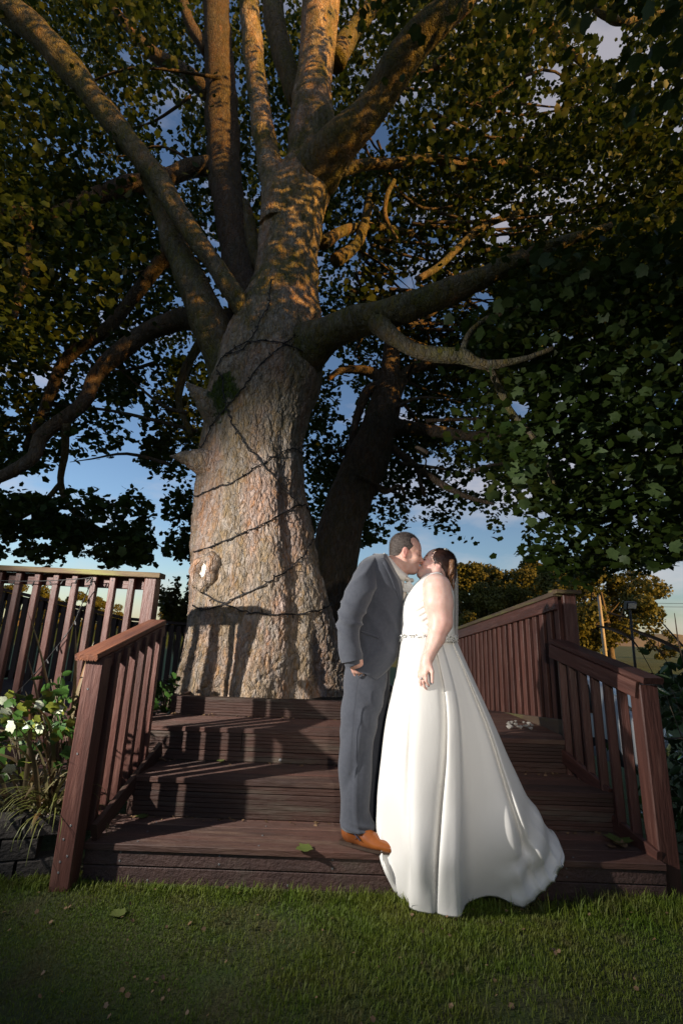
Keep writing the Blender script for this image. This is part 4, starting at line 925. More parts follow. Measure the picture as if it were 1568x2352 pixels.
strip('pocket_flap', [(jp(829, 1449, .004), jp(829, 1454, .005)), (jp(848, 1454, .004), jp(848, 1460, .006)), (jp(869, 1462, .004), jp(869, 1468, .005))], M_SUITD, groom, thick=.003)
tube('seam', [jp(862, 1382, .0005), jp(858, 1420, .0005), jp(857, 1450, .0005)], .0016, 6, M_SUITD, groom, sub=4)
# shirt collar and cravat
strip('shirt_collar', [(at(882, 1269, GY-.074), at(877, 1277, GY-.082)), (at(897, 1282, GY-.078), at(888, 1295, GY-.090)), (at(911, 1298, GY-.080), at(901, 1315, GY-.094)), (at(925, 1312, GY-.070), at(914, 1326, GY-.088)), (at(937, 1321, GY-.045), at(928, 1336, GY-.060))], M_SHIRT, groom, thick=.006)
tube('shirt_front', [at(893, 1325, GY-.03), at(908, 1345, GY-.03), at(917, 1380, GY-.03)], [.05, .048, .03], 18, M_SHIRT, groom, sub=4)
Dc = SDF(at(880, 1400, GY-.2), at(1000, 1290, GY+.2), .0042)
for c, r_, rt in (((934, 1330, -.045), (.030, .026, .016), .5), ((921, 1343, -.065), (.024, .022, .024), -.5), ((933, 1346, -.045), (.028, .022, .020), -.6), ((945, 1333, -.03), (.014, .02, .014), .4)):
    ca, sa = math.cos(rt), math.sin(rt); Dc.ell(at(c[0], c[1], GY+c[2]), r_, np.array([[ca, 0, -sa], [0, 1, 0], [sa, 0, ca]]), .006)
Dc.cap(at(928, 1352, GY-.06), at(928, 1392, GY-.055), .016, .022, .01)
for q in range(6): Dc.cap(at(918+q*5, 1337, GY-.10), at(924+q*3, 1362, GY-.09), .004, .004, .006, True)
me, V = Dc.mesh('cravat', 1); fixn(me); link('cravat', me, M_CRAVAT, groom, sm=True)
# buttonhole rose
for q in range(14):
    a = q*2.4; rr = .004+.0016*q; c = at(937, 1349, GY-.095)+np.array([math.cos(a)*rr, -.012+.001*q, math.sin(a)*rr*1.2])
    V = [c+np.array([math.cos(b+a)*.013, -.006*math.cos(2*b), math.sin(b+a)*.015]) for b in np.arange(8)*math.pi/4]+[c+np.array([0, .004, 0])]
    link('petal', pymesh('petal', V, [(i, (i+1) % 8, 8) for i in range(8)]), M_WHITE, groom, sm=True)
# trousers
def leg(cx, dy, sgn):
    rows = [(1520, 794+cx, 892+cx*.2, .09), (1590, 787+cx, 884+cx*.4, .093), (1650, 783+cx, 869+cx, .092), (1710, 781+cx, 858+cx, .088), (1765, 779+cx, 852+cx, .083), (1825, 779+cx, 848+cx, .079), (1862, 780+cx, 849+cx, .079), (1885, 780+cx, 855+cx, .083), (1900, 782+cx, 860+cx, .085)]
    R = silhouette_rows([(a, b, c, d, 0) for a, b, c, d in rows], GY+dy, 56, 2.2, 9)
    def tw(p, t, a):
        v = .004*mnoise.noise(p*6)
        v += .014*math.exp(-((t-.93)/.06)**2)*(abs(math.sin(p.z*52+p.x*24+1.6*mnoise.noise(p*7)))-.45)
        v += .012*math.exp(-((t-.55)/.25)**2)*(abs(math.sin(p.x*22-p.z*11+1.5*mnoise.noise(p*4)))-.5)
        v += .011*math.exp(-((a-4.75)/.07)**2)*ss(.12, .3, t)
        v += .010*math.exp(-((t-.2)/.15)**2)*(abs(math.sin(p.x*26+p.z*19))-.5)
        return v
    return link('trouser_leg', rings_mesh('trouser_leg', wrinkle(R, tw), False), M_SUIT, groom, sm=True)
l1 = leg(0, -.078, -1); l2 = leg(22, .088, 1)
tube('pocket_edge', [at(818, 1546, GY-.172), at(824, 1556, GY-.176), at(836, 1546, GY-.172), at(850, 1530, GY-.16)], [.003, .0045, .0045, .003], 8, M_SUIT, groom, sub=5)
tube('side_seam', [at(823, 1556, GY-.209), at(815, 1620, GY-.198), at(808, 1700, GY-.186), at(803, 1780, GY-.177)], .0022, 6, M_SUITD, groom, sub=6)
# shoes
def shoe(x0, x1, py, Y, z, yaw=0):
    a = at(x0, py, Y); b = at(x1, py, Y); hx = a[0]; Ls = (b[0]-a[0])*(1+.5*yaw*yaw); y = Y
    D = SDF((hx-.03, y-.09, z), (hx+Ls+.03, y+.09, z+.16), .0036)
    P = lambda t, dy, h: np.array([hx+Ls*t, y+dy, z+h])
    D.ell(P(.16, 0, .055), (.052, .036, .050), None, .01); D.ell(P(.42, 0, .048), (.085, .038, .042), None, .03); D.ell(P(.70, 0, .034), (.085, .045, .026), None, .035); D.ell(P(.90, 0, .028), (.035, .032, .017), None, .03)
    D.cap(P(.17, 0, .06), P(.20, 0, .115), .040, .040, .02); D.cap(P(.19, 0, .12), P(.20, 0, .17), .030, .034, .006, True)
    D.G = np.maximum(D.G, (z+.014-(D.lo[2]+D.res*np.arange(D.n[2])))[None, None, :].astype(np.float32)*1.0)
    me, V = D.mesh('shoe', 2); fixn(me); o = link('shoe', me, M_SHOE, groom, sm=True)
    t = np.linspace(0, 2*np.pi, 41)[:-1]; prof = []
    w_ = lambda q: .036+.010*math.sin(q*3.0)-.016*max(0, q-.72)/.28
    top = [P(q, -w_(q)*math.sqrt(max(0, 1-(max(0, q-.8)/.2)**2))*(1 if q > .07 else q/.07*.6+.4), 0) for q in np.linspace(-.015, 1.0, 24)]
    bot = [P(q, +w_(q)*math.sqrt(max(0, 1-(max(0, q-.8)/.2)**2))*(1 if q > .07 else q/.07*.6+.4), 0) for q in np.linspace(1.0, -.015, 24)]
    o2 = np.array(top+bot[1:]); R = []
    for h in (.004, .016):
        q = o2.copy(); q[:, 2] = z+h+.006*np.clip((q[:, 0]-hx)/Ls-.6, 0, 1); R.append(q)
    link('sole', rings_mesh('sole', np.array(R), True), M_SOLE, o)
    q = [P(-.01, -.034, 0), P(.24, -.036, 0), P(.24, .036, 0), P(-.01, .034, 0)]
    R = [np.array([[c[0], c[1], z+h] for c in q]) for h in (0.001, .019)]; link('heel', rings_mesh('heel', np.array(R), True), M_SOLE, o)
    for i in range(4):
        x = .30+.065*i; tube('lace', [P(x, -.024, .083-.010*i), P(x+.02, -.002, .094-.010*i), P(x, .02, .085-.010*i)], .0032, 6, M_LACE, o, sub=3)
    tube('lace', [P(.30, -.022, .088), P(.26, -.045, .078), P(.36, -.050, .060), P(.42, -.050, .045)], .0028, 6, M_LACE, o, sub=4)
    tube('seam', [P(.30, -.043, .045), P(.38, -.040, .066), P(.46, -.024, .080), P(.56, -.026, .068)], .0018, 5, M_SOLE, o, sub=5)
    if yaw:
        piv = Matrix.Translation((hx+.04, y, 0)); o.matrix_basis = piv @ Matrix.Rotation(-yaw, 4, 'Z') @ piv.inverted() @ o.matrix_basis
    return o
shoe(783, 903, 1950, 2.84, Z1+.001, .46)
shoe(812, 912, 1905, GY+.09, Z1+.001)

# -------------------------------------------------------------- bride
BY = 2.80
bride = thing('person', tuple(at(1000, 1990, BY)*[1, 1, 0]+np.array([0, 0, Z1])), 'woman in long white wedding dress and veil, kissing the man', 'person')
bh = at(1004, 1298, BY+.09); bH = np.array([bh[0], BY+.162, bh[2]])
f, s, u = head_axes((-math.cos(rad(27)), .06, math.sin(rad(27))), (0, -1, 0)); bk = .88
D = SDF((.10, 2.42, .16), (.98, 3.10, 1.93), .0052)
bW = add_head(D, bH, f, s, u, bk, True)
nb = at(1000, 1352, BY+.05); D.cap(bW(-.030, 0, -.03), nb, .050, .060, .03); D.cap(bW(.02, 0, -.07), at(985, 1350, BY+.05), .040, .045, .03)
D.cap(at(992, 1375, BY), at(984, 1455, BY), .10, .105, .05); D.cap(at(984, 1455, BY), at(990, 1560, BY+.02), .12, .14, .05)
for q in (-1, 1):
    D.ell(at(962, 1402, BY+q*.05), (.05, .05, .05), None, .03)
    D.cap(at(990, 1560, BY+q*.08), at(985, 1900, BY+.06+q*.08), .085, .04, .04); D.cap(at(985, 1900, BY+.06+q*.08), at(955, 1930, BY+.05+q*.08), .035, .028, .02)
    D.cap(at(1000, 1342, BY+q*.04), at(1002, 1350, BY+q*.125), .060, .068, .04)
sh = at(1003, 1350, BY-.135); up1 = at(1006, 1386, BY-.15); el = at(1012, 1428, BY-.165); fo = at(1001, 1466, BY-.185); wr = at(981, 1514, BY-.210)
D.cap(sh, up1, .068, .071, .05); D.cap(up1, el, .071, .055, .05); D.cap(el, fo, .055, .045, .04); D.cap(fo, wr, .045, .028, .015)
R_ = hand(D, wr, at(968, 1552, BY-.215)-wr, (.75, .35, -.1), .98, (.26, .34, .40, .46), spread=.16, thumb=-1)
sh2 = at(1000, 1352, BY+.15); el2 = at(960, 1400, BY+.20); wr2 = at(905, 1385, BY+.27); D.cap(sh2, el2, .068, .052, .03); D.cap(el2, wr2, .050, .028, .02); hand(D, wr2, (-1, .1, .3), (0, -.3, -1), .92, (.2, .2, .2, .2), thumb=1)
me, V = D.mesh('body', 2); fixn(me)
SB = (.70, .47, .40)
sp = [(bW(.096, 0, -.060), .020, (.55, .20, .20), .8), (bW(-.012, 0, 0)+s*.072, .03, (.70, .36, .31), .5), (el+np.array([.03, -.02, -.02]), .08, (.68, .36, .31), .35), (bW(.066, 0, -.015)+s*.036, .035, (.70, .38, .34), .5)]
colorize(me, V, SB, sp); link('body', me, M_SKIN, bride, sm=True)
face_bits(bW, s, bk, bride, M_BROWF, True)
Rb = np.stack([f, s, u]); D2 = SDF(bH-.24, bH+.24, .0042); k = bk
D2.ell(bW(-.026, 0, .060), np.array((.104, .086, .092))*k, Rb, .01); D2.ell(bW(-.075, 0, .02), np.array((.062, .066, .075))*k, Rb, .02)
D2.ell(bW(.118, 0, -.010), np.array((.066, .17, .100))*k, Rb, .008, True)
for q in (-1, 1):
    D2.ell(bW(.012, q*.090, -.040), np.array((.044, .034, .046))*k, Rb, .006, True); D2.ell(bW(.012, q*.074, .050), np.array((.034, .014, .030))*k, Rb, .022)
D2.ell(bW(.0, 0, -.13), np.array((.13, .12, .075))*k, Rb, .008, True)
D2.ell(bW(-.115, 0, -.02), np.array((.040, .045, .050))*k, Rb, .015)
me, V = hair_from(D2); link('hair', me, M_HAIRB, bride, sm=True)
hp_ = V[RNG.integers(0, len(V), 3000)]; out_d = hp_-bH-u*.03; out_d /= np.linalg.norm(out_d, axis=1)[:, None]
tgt_ = np.array(bW(-.125, 0, -.01)); dirs = tgt_-hp_; dirs -= out_d*(dirs*out_d).sum(1)[:, None]; dirs /= np.linalg.norm(dirs, axis=1)[:, None]+1e-6; dirs += RNG.normal(0, .10, dirs.shape)
sd = np.cross(dirs, out_d); ln = RNG.uniform(.018, .042, len(hp_))[:, None]; w0 = RNG.uniform(.0007, .0016, len(hp_))[:, None]; b0_ = hp_+out_d*.0008
VV = np.stack([b0_-sd*w0, b0_+sd*w0, b0_+dirs*ln*.5+out_d*.0045+sd*w0, b0_+dirs*ln*.5+out_d*.0045-sd*w0, b0_+dirs*ln-out_d*.001], 1).reshape(-1, 3); i5 = np.arange(len(hp_))[:, None]*5
tag(link('hair_strand', npmesh('hair_strand', VV, np.concatenate([i5+[0, 1, 2], i5+[0, 2, 3], i5+[3, 2, 4]])), M_HAIRB, bride), kind='stuff')
# gathered curls falling behind the neck
for q in range(15):
    a = q*2.1; x0, y0 = 1034+3*math.cos(a), 1292+5*math.sin(a*1.3); pts = []
    L_ = 52+26*math.sin(q*1.7); 
    for t in np.linspace(0, 1, 9):
        pts.append(at(x0+5+7*math.sin(5.5*t+a)*(.35+t*.6)-3*t, y0+L_*t, BY+.10+.035*math.cos(a)+.022*math.cos(6*t+a)))
    tube('curl', pts, np.linspace(.012, .005, 9), 7, M_CURL if q % 3 else M_HAIRB, bride, sub=3)
tube('hair_wisp', [at(a, b, BY+.06) for a, b in [(1012, 1312), (1020, 1326), (1029, 1324), (1037, 1314)]], .0022, 5, M_HAIRB, bride, sub=5)
for q in range(7):
    p = Vector(bW(-.004-.006*q, .050-.010*q*.5, .134+.006*math.sin(q*.5))); tube('hair_clip', [p, p+Vector(u)*.008*bk+Vector(s)*.006], [.0075, .003], 6, M_GEM, bride)
# bodice with crossed pleats
rows = [(1474, 921, 1045, .140, 0), (1460, 920, 1042, .138, 0), (1435, 921, 1040, .142, 0), (1410, 922, 1040, .152, 0), (1388, 924, 1040, .156, 0), (1366, 935, 1039, .150, 0), (1348, 948, 1034, .138, 0), (1334, 962, 1026, .118, 0), (1324, 976, 1018, .090, 0)]
R = silhouette_rows(rows, BY, 160, 2.2, 15)
def bw(p, t, a):
    xr = p.x-.38
    low = p.z < 1.245+.30+.0-1.15*xr-.10
    ph = 88*(p.z-.62*xr)+1.2*mnoise.noise(p*5) if not low else 88*(p.z+.75*xr)+1.2*mnoise.noise(p*5)
    return .012*max(0, (-math.sin(a)-.40)/.60)*(abs(math.sin(ph))**.6-.75)*ss(-.03, .12, t)*ss(1.0, .82, t)+.002*mnoise.noise(p*20)
link('bodice', rings_mesh('bodice', wrinkle(R, bw), False), M_WHITE, bride, sm=True)
strip('shoulder_strap', [(at(955, 1352, BY-.112), at(974, 1357, BY-.128)), (at(968, 1336, BY-.102), at(983, 1341, BY-.128)), (at(984, 1320, BY-.078), at(996, 1320, BY-.115)), (at(1004, 1316, BY-.05), at(1012, 1317, BY-.10)), (at(1022, 1328, BY-.05), at(1022, 1332, BY-.10)), (at(1038, 1360, BY-.05), at(1034, 1368, BY-.10))], M_WHITE, bride, thick=.004)
strip('shoulder_strap', [(at(950, 1345, BY+.09), at(972, 1352, BY+.128)), (at(985, 1318, BY+.06), at(999, 1317, BY+.115)), (at(1022, 1328, BY+.05), at(1022, 1332, BY+.10)), (at(1038, 1360, BY+.05), at(1034, 1368, BY+.10))], M_WHITE, bride, thick=.004)
# jewelled belt
a_, b_ = at(919, 1466, BY), at(1046, 1466, BY); c_ = (a_+b_)/2
belt = link('belt', rings_mesh('belt', np.array([ellring(c_+np.array([0, 0, h]), (b_-a_)/2*q, (0, .146*q, 0), 64, 2.2) for h, q in ((-.018, .995), (-.010, 1.02), (.010, 1.02), (.018, .995))]), False), M_WHITE, bride, sm=True)
gv, gf_ = [], []
for q in range(520):
    a = RNG.uniform(0, 2*np.pi); p = ellring(c_, (b_-a_)/2*1.03, (0, .149, 0), 1, 2.2, a)[0]+np.array([0, 0, RNG.uniform(-.019, .019)]); r_ = RNG.uniform(.003, .007)
    nrm = np.array([math.cos(a)/.16, math.sin(a)/.14, 0]); nrm /= np.linalg.norm(nrm); t1 = np.array([-nrm[1], nrm[0], 0]); i0 = len(gv); rot = RNG.uniform(0, 1)
    gv += [p+r_*(t1*math.cos(rot+b)+np.array([0, 0, 1])*math.sin(rot+b)) for b in np.arange(5)*2*np.pi/5]+[p+nrm*r_*.8+t1*RNG.normal(0, .001)]
    gf_ += [(i0+i, i0+(i+1) % 5, i0+5) for i in range(5)]
tag(link('belt_crystal', pymesh('belt_crystal', gv, gf_), M_GEM, bride), kind='stuff')
# skirt: columns run from waist to hem, (px, py, depth) along the photo's fold lines
SKC = [
 [(921, 1474, 2.80), (904, 1570, 2.80), (885, 1660, 2.79), (872, 1760, 2.79), (865, 1850, 2.80), (867, 1938, 2.86)],
 [(926, 1475, 2.73), (911, 1580, 2.71), (894, 1690, 2.70), (881, 1800, 2.72), (873, 1895, 2.76), (878, 1990, 2.735)],
 [(932, 1476, 2.70), (922, 1590, 2.66), (909, 1710, 2.64), (898, 1830, 2.67), (892, 1940, 2.72), (906, 2046, 2.67)],
 [(940, 1477, 2.68), (937, 1600, 2.635), (930, 1720, 2.60), (923, 1850, 2.605), (921, 1960, 2.615), (928, 2068, 2.58)],
 [(948, 1477, 2.672), (947, 1600, 2.63), (942, 1720, 2.60), (939, 1850, 2.585), (939, 1960, 2.575), (939, 2076, 2.56)],
 [(950, 1478, 2.662), (949, 1600, 2.60), (944, 1720, 2.555), (941, 1850, 2.53), (941, 1960, 2.515), (941, 2088, 2.50)],
 [(962, 1478, 2.655), (966, 1600, 2.585), (965, 1720, 2.54), (962, 1850, 2.508), (961, 1980, 2.488), (960, 2097, 2.475)],
 [(984, 1478, 2.655), (1004, 1600, 2.59), (1008, 1720, 2.553), (1000, 1850, 2.525), (993, 1980, 2.505), (989, 2103, 2.485)],
 [(993, 1478, 2.665), (1021, 1600, 2.615), (1025, 1720, 2.585), (1015, 1850, 2.568), (1006, 1980, 2.545), (1001, 2100, 2.52)],
 [(995, 1478, 2.655), (1023, 1600, 2.590), (1027, 1720, 2.545), (1018, 1850, 2.520), (1009, 1980, 2.490), (1004, 2103, 2.47)],
 [(1000, 1478, 2.655), (1032, 1600, 2.588), (1040, 1720, 2.543), (1036, 1850, 2.512), (1030, 1980, 2.480), (1026, 2110, 2.455)],
 [(1009, 1478, 2.665), (1045, 1600, 2.603), (1056, 1720, 2.562), (1057, 1850, 2.530), (1055, 1980, 2.495), (1056, 2112, 2.465)],
 [(1012, 1478, 2.685), (1048, 1600, 2.645), (1060, 1720, 2.615), (1062, 1850, 2.59), (1061, 1980, 2.57), (1063, 2094, 2.54)],
 [(1016, 1478, 2.69), (1054, 1600, 2.655), (1070, 1710, 2.63), (1076, 1830, 2.62), (1078, 1955, 2.625), (1080, 2070, 2.60)],
 [(1026, 1478, 2.70), (1068, 1595, 2.670), (1096, 1700, 2.645), (1112, 1820, 2.625), (1122, 1950, 2.615), (1130, 2060, 2.60)],
 [(1031, 1477, 2.715), (1080, 1590, 2.680), (1116, 1690, 2.655), (1150, 1805, 2.625), (1178, 1930, 2.59), (1200, 2084, 2.53)],
 [(1033, 1477, 2.725), (1083, 1585, 2.705), (1121, 1680, 2.69), (1158, 1795, 2.67), (1194, 1912, 2.65), (1228, 2060, 2.60)],
 [(1036, 1476, 2.725), (1087, 1580, 2.685), (1127, 1675, 2.66), (1166, 1790, 2.635), (1208, 1905, 2.61), (1262, 2026, 2.61)],
 [(1041, 1474, 2.76), (1090, 1570, 2.745), (1134, 1668, 2.735), (1178, 1775, 2.72), (1226, 1880, 2.70), (1278, 1998, 2.67)],
 [(1043, 1473, 2.785), (1088, 1563, 2.785), (1133, 1661, 2.785), (1177, 1762, 2.785), (1228, 1858, 2.78), (1292, 1962, 2.74)],
 [(1045, 1472, 2.81), (1086, 1558, 2.83), (1130, 1655, 2.85), (1170, 1752, 2.87), (1214, 1838, 2.88), (1262, 1905, 2.90)]]
cols = [[list(at(p[0], 1466 if i_ == 0 else p[1], p[2])) for i_, p in enumerate(c)] for c in SKC]
back_w = [(.66, 2.88, 1.262), (.56, 2.935, 1.262), (.46, 2.93, 1.262), (.39, 2.87, 1.262)]
back_h = [(1.15, 3.03, Z1+.012), (.80, 3.06, Z1+.012), (.48, 3.05, Z1+.012), (.28, 2.92, Z1+.012)]
for a, b in zip(back_w, back_h):
    a = np.array(a); b = np.array(b); cols.append([list(a+(b-a)*np.array([t**.9, t**.9, t])) for t in np.linspace(0, 1, 6)])
Cc = np.array(cols)                                   # columns, 6, 3
grd = np.zeros(len(Cc), bool)
for i_, c in enumerate(SKC):
    if c[-1][1] > 1985 and c[-1][2] < 2.74:
        rr_ = RT*(c[-1][0]-784)/FPX+UP*(1176-c[-1][1])/FPX+FW; p_ = CAM+rr_*((.016-CAMH)/rr_[2]); grd[i_] = True
        Cc[i_, -1] = p_ if p_[1] < 2.69 else at(c[-1][0], c[-1][1], 2.69)
Cc[:, -1, 2] = np.where(grd, Cc[:, -1, 2], np.maximum(Cc[:, -1, 2], Z1+.006))
G_ = catc(Cc.reshape(len(Cc), -1), 9).reshape(-1, 6, 3)
G_ = np.stack([cat(G_[i], 12) for i in range(len(G_))], 1)          # rows, columns, 3
def sw_(p, t, a): return .010*t*mnoise.noise(Vector((p.x*5, p.y*5, p.z*2.2)))+.006*t*t*mnoise.noise(p*9)
G_ = wrinkle(G_, sw_)
# the train crumples where it meets the ground
for i in range(G_.shape[0]):
    t = i/(G_.shape[0]-1); wq = ss(.62, .95, t)
    for j in range(G_.shape[1]):
        p = Vector(G_[i, j])
        if p.x > .78 and p.y < 2.95:
            e = ss(.78, 1.0, p.x)*wq; ph = p.x*15-p.z*13+2.2*mnoise.noise(p*4)
            G_[i, j] += np.array([0, -.045*(abs(math.sin(ph))-.5)*e, .018*math.sin(ph*1.3)*e*(1 if t < .97 else 0)])
            ph = p.x*34+p.z*27+3*mnoise.noise(p*5); G_[i, j, 1] -= .014*((1-abs(math.sin(ph)))**2-.25)*e*(.4+.9*max(0, mnoise.noise(p*3+Vector((3, 1, 2)))+.4))
hemr = G_[-1].copy(); inner = hemr*.97+hemr.mean(0)*.03; inner[:, 2] += .015
G_ = np.concatenate([G_, inner[None]])
skirt = link('skirt', rings_mesh('skirt', G_, False), M_WHITE, bride, sm=True)
# pocket of shade at the hip: a seam line
# engagement ring and painted nail
d_ = R_[0]; s_ = R_[1]; n_ = R_[2]
kn_ = wr+d_*.088*.96+s_*.5*.0195*.98+d_*.018-n_*-.006
tube('ring', [kn_+.0112*(s_*math.cos(a)+n_*math.sin(a)) for a in np.linspace(0, 2*np.pi, 13)], .0016, 6, M_GEM, bride)
tube('ring_stone', [kn_-n_*.009, kn_-n_*.018], [.008, .003], 8, M_GEM, bride)
# veil
MV = bpy.data.materials.new('veil_tulle'); MV.use_nodes = True; t_ = MV.node_tree; b_ = t_.nodes['Principled BSDF']; b_.inputs['Base Color'].default_value = (.85, .85, .84, 1); b_.inputs['Roughness'].default_value = .7
b_.inputs['Alpha'].default_value = .34; b_.inputs['Transmission Weight'].default_value = 0; tr_ = N(t_, 'ShaderNodeBsdfTranslucent'); tr_.inputs[0].default_value = (.85, .85, .84, 1); tp_ = N(t_, 'ShaderNodeBsdfTransparent'); m1_ = N(t_, 'ShaderNodeMixShader'); m1_.inputs[0].default_value = .28; L(t_, tp_.outputs[0], m1_.inputs[1]); L(t_, tr_.outputs[0], m1_.inputs[2]); m2_ = N(t_, 'ShaderNodeMixShader'); m2_.inputs[0].default_value = .5; L(t_, b_.outputs[0], m2_.inputs[1]); L(t_, m1_.outputs[0], m2_.inputs[2]); L(t_, m2_.outputs[0], t_.nodes['Material Output'].inputs[0])
VP = [[(1034, 1276), (1046, 1294), (1052, 1330), (1053, 1400), (1052, 1470), (1054, 1560)], [(1033, 1280), (1040, 1306), (1038, 1350), (1039, 1400), (1040, 1470), (1045, 1560)]]
vc = []
for q in range(26):
    a = q/25; wv_ = .018*math.sin(a*23); col_ = []
    for j in range(6):
        x = VP[1][j][0]*(1-a)+VP[0][j][0]*a if q < 13 else VP[0][j][0]; 
        x = VP[0][j][0]-(VP[0][j][0]-VP[1][j][0])*abs(math.cos(a*math.pi))
        col_.append(at(x, VP[0][j][1], BY+.175-.04*j*.4-.135*math.cos(a*math.pi)*min(1, .12+.2*j)+wv_*min(1, j*.3)))
    vc.append(cat(col_, 8))
Gv = np.stack(vc, 1)
link('veil', npmesh('veil', Gv.reshape(-1, 3), grid_faces(Gv.shape[0], Gv.shape[1], False)), MV, bride, sm=True)

# ================================================================== BACKGROUND
# unseen hedge added beyond the right edge to keep the low sun off the steps
hp0, hp1 = np.array([2.0, -15.5]), np.array([20.2, 8.0]); n_ = 60; hv, hf = [], []
dv = (hp1-hp0)/np.linalg.norm(hp1-hp0); nv_ = np.array([-dv[1], dv[0]])
for i in range(n_+1):
    c = hp0+(hp1-hp0)*i/n_; top = 6.75+.55*mnoise.noise(Vector((i*.31, 0, 0)))+.35*mnoise.noise(Vector((i*1.1, 3, 0)))
    for (q, z) in ((-1.0, -.2), (-1.1, 3), (-.8, top-.6), (0, top), (.8, top-.6), (1.1, 3), (1.0, -.2)):
        w_ = q*(1+.25*mnoise.noise(Vector((i*.5, z, q)))); hv.append((*(c+nv_*w_), z))
for i in range(n_):
    for k in range(6): hf.append((i*7+k, (i+1)*7+k, (i+1)*7+k+1, i*7+k+1))
M_HEDGE = mat('hedge_leaf', (.03, .055, .015), (.05, .08, .02), scale=6, rough=.7, bump=1.0, bdist=.1)
tag(link('hedge', pymesh('hedge', hv, hf), M_HEDGE, sm=True), 'tall dark green hedge added out of view at right to block the low sun', 'hedge')

M_FAR = mat('sunlit_far_leaf', (.088, .092, .016), (.115, .10, .018), scale=.6, rough=.6, spec=.25, c3=(.06, .07, .016), sc3=.9, trans=.2)
M_TRUNKF = mat('far_bark', (.16, .12, .08), (.10, .075, .05), scale=4, rough=.9)
def far_tree_data(seed, hgt, wid, n, leaf, low=.18):
    rg = np.random.default_rng(seed); nb = 34
    th_ = rg.uniform(0, 2*np.pi, nb); zz = rg.uniform(low, .95, nb); prof_ = np.sqrt(np.clip(1-((zz-.48)/.55)**2, .05, 1))
    rr = wid*prof_*np.sqrt(rg.uniform(.15, 1, nb))
    bc = np.stack([rr*np.cos(th_), rr*np.sin(th_), zz*hgt], -1); br = rg.uniform(.14, .26, nb)*wid
    idx = rg.integers(0, nb, n); d = rg.normal(0, 1, (n, 3)); d /= np.linalg.norm(d, axis=1)[:, None]
    P = bc[idx]+d*br[idx][:, None]*rg.uniform(.55, 1.05, n)[:, None]*[1, 1, .8]
    sz = rg.uniform(.6, 1.3, n)*leaf; a = rg.normal(0, 1, (n, 3)); a /= np.linalg.norm(a, axis=1)[:, None]; z_ = d+rg.normal(0, .5, d.shape); z_ -= (z_*a).sum(1)[:, None]*a; z_ /= np.linalg.norm(z_, axis=1)[:, None]; x_ = np.cross(a, z_)
    q = np.stack([P-x_*sz[:, None]*.5, P+a*sz[:, None]*.6-x_*sz[:, None]*.1, P+x_*sz[:, None]*.5+a*sz[:, None]*.2, P-a*sz[:, None]*.35], 1)
    crown = npmesh('crown', q.reshape(-1, 3), np.arange(4*n).reshape(-1, 4))
    tk = [[0, 0, -1.5, .045*hgt], [0, 0, .1*hgt, .032*hgt], [.02*wid, .0, .35*hgt, .024*hgt], [.05*wid, .05*wid, .7*hgt, .010*hgt]]
    Qt = cat(tk, 3); R_ = tube_rings(Qt[:, :3], Qt[:, 3], 7); vv = [R_.reshape(-1, 3)]; ff = [grid_faces(len(R_), 7)]; o_ = len(vv[0])
    for k in range(12):
        b0 = np.array([0, 0, rg.uniform(.12, .5)*hgt]); e0 = bc[rg.integers(0, nb)]; mid = (b0+e0)/2+np.array([0, 0, -.03*hgt]); Qb = cat([[*b0, .014*hgt], [*mid, .009*hgt], [*e0, .004*hgt]], 3); R2 = tube_rings(Qb[:, :3], Qb[:, 3], 5)
        vv.append(R2.reshape(-1, 3)); ff.append(grid_faces(len(R2), 5)+o_); o_ += len(vv[-1])
    return crown, npmesh('trunk', np.vstack(vv), np.vstack(ff))
TA = far_tree_data(3, 9.5, 4.6, 15000, .26, .10); TB = far_tree_data(8, 8.0, 5.0, 15000, .25, .14); TC_ = far_tree_data(15, 3.2, 1.9, 2600, .20, .05)
def far_tree(data, x, y, rz, sc, label, group=None, z=0, mt=M_FAR):
    t = thing('tree', (x, y, float(ground_z(x, y))+z), label, 'tree', group); t.rotation_euler = (0, 0, rz); t.scale = (sc,)*3
    for nm, me, m_ in (('crown', data[0], mt), ('trunk', data[1], M_TRUNKF)):
        if not me.materials: me.materials.append(m_)
        o = bpy.data.objects.new(nm, me); COL.objects.link(o); o.parent = t
    return t
GW = 'sunlit trees of the wood behind the fence'
for px, Y, sc, rz, d, lb in ((1058, 47, .98, .3, TA, 'golden tree of the wood showing between the bride and her veil'), (1118, 50, 1.10, 1.7, TB, 'tallest golden tree of the wood, just right of the veil'), (1180, 46, .98, 2.9, TA, 'golden tree of the wood above the middle of the ramp fence'),
                             (1095, 42, .74, 4.1, TB, 'low golden tree in front of the wood, right beside the veil'), (1150, 41, .66, 5.0, TA, 'low bushy golden tree of the wood over the ramp fence rail'), (1240, 43, .96, .9, TB, 'golden tree of the wood behind the upper end of the ramp fence'), (1292, 45, .98, 3.5, TA, 'golden tree of the wood behind the capped post of the ramp fence')):
    p = A(px, 1470, Y); far_tree(d, p.x, p.y, rz, sc, lb, GW)
p = A(1400, 1480, 33); far_tree(TB, p.x, p.y, 1.1, .86, 'broad sunlit tree behind the pale pole and the lamp on the right', None)
p = A(1345, 1480, 36); far_tree(TA, p.x, p.y, 4.4, .82, 'sunlit tree between the golden wood and the broad tree at right', None)
p = A(1512, 1482, 52); far_tree(TC_, p.x, p.y, .4, .95, 'small lone bushy tree on the field at the right edge', None)
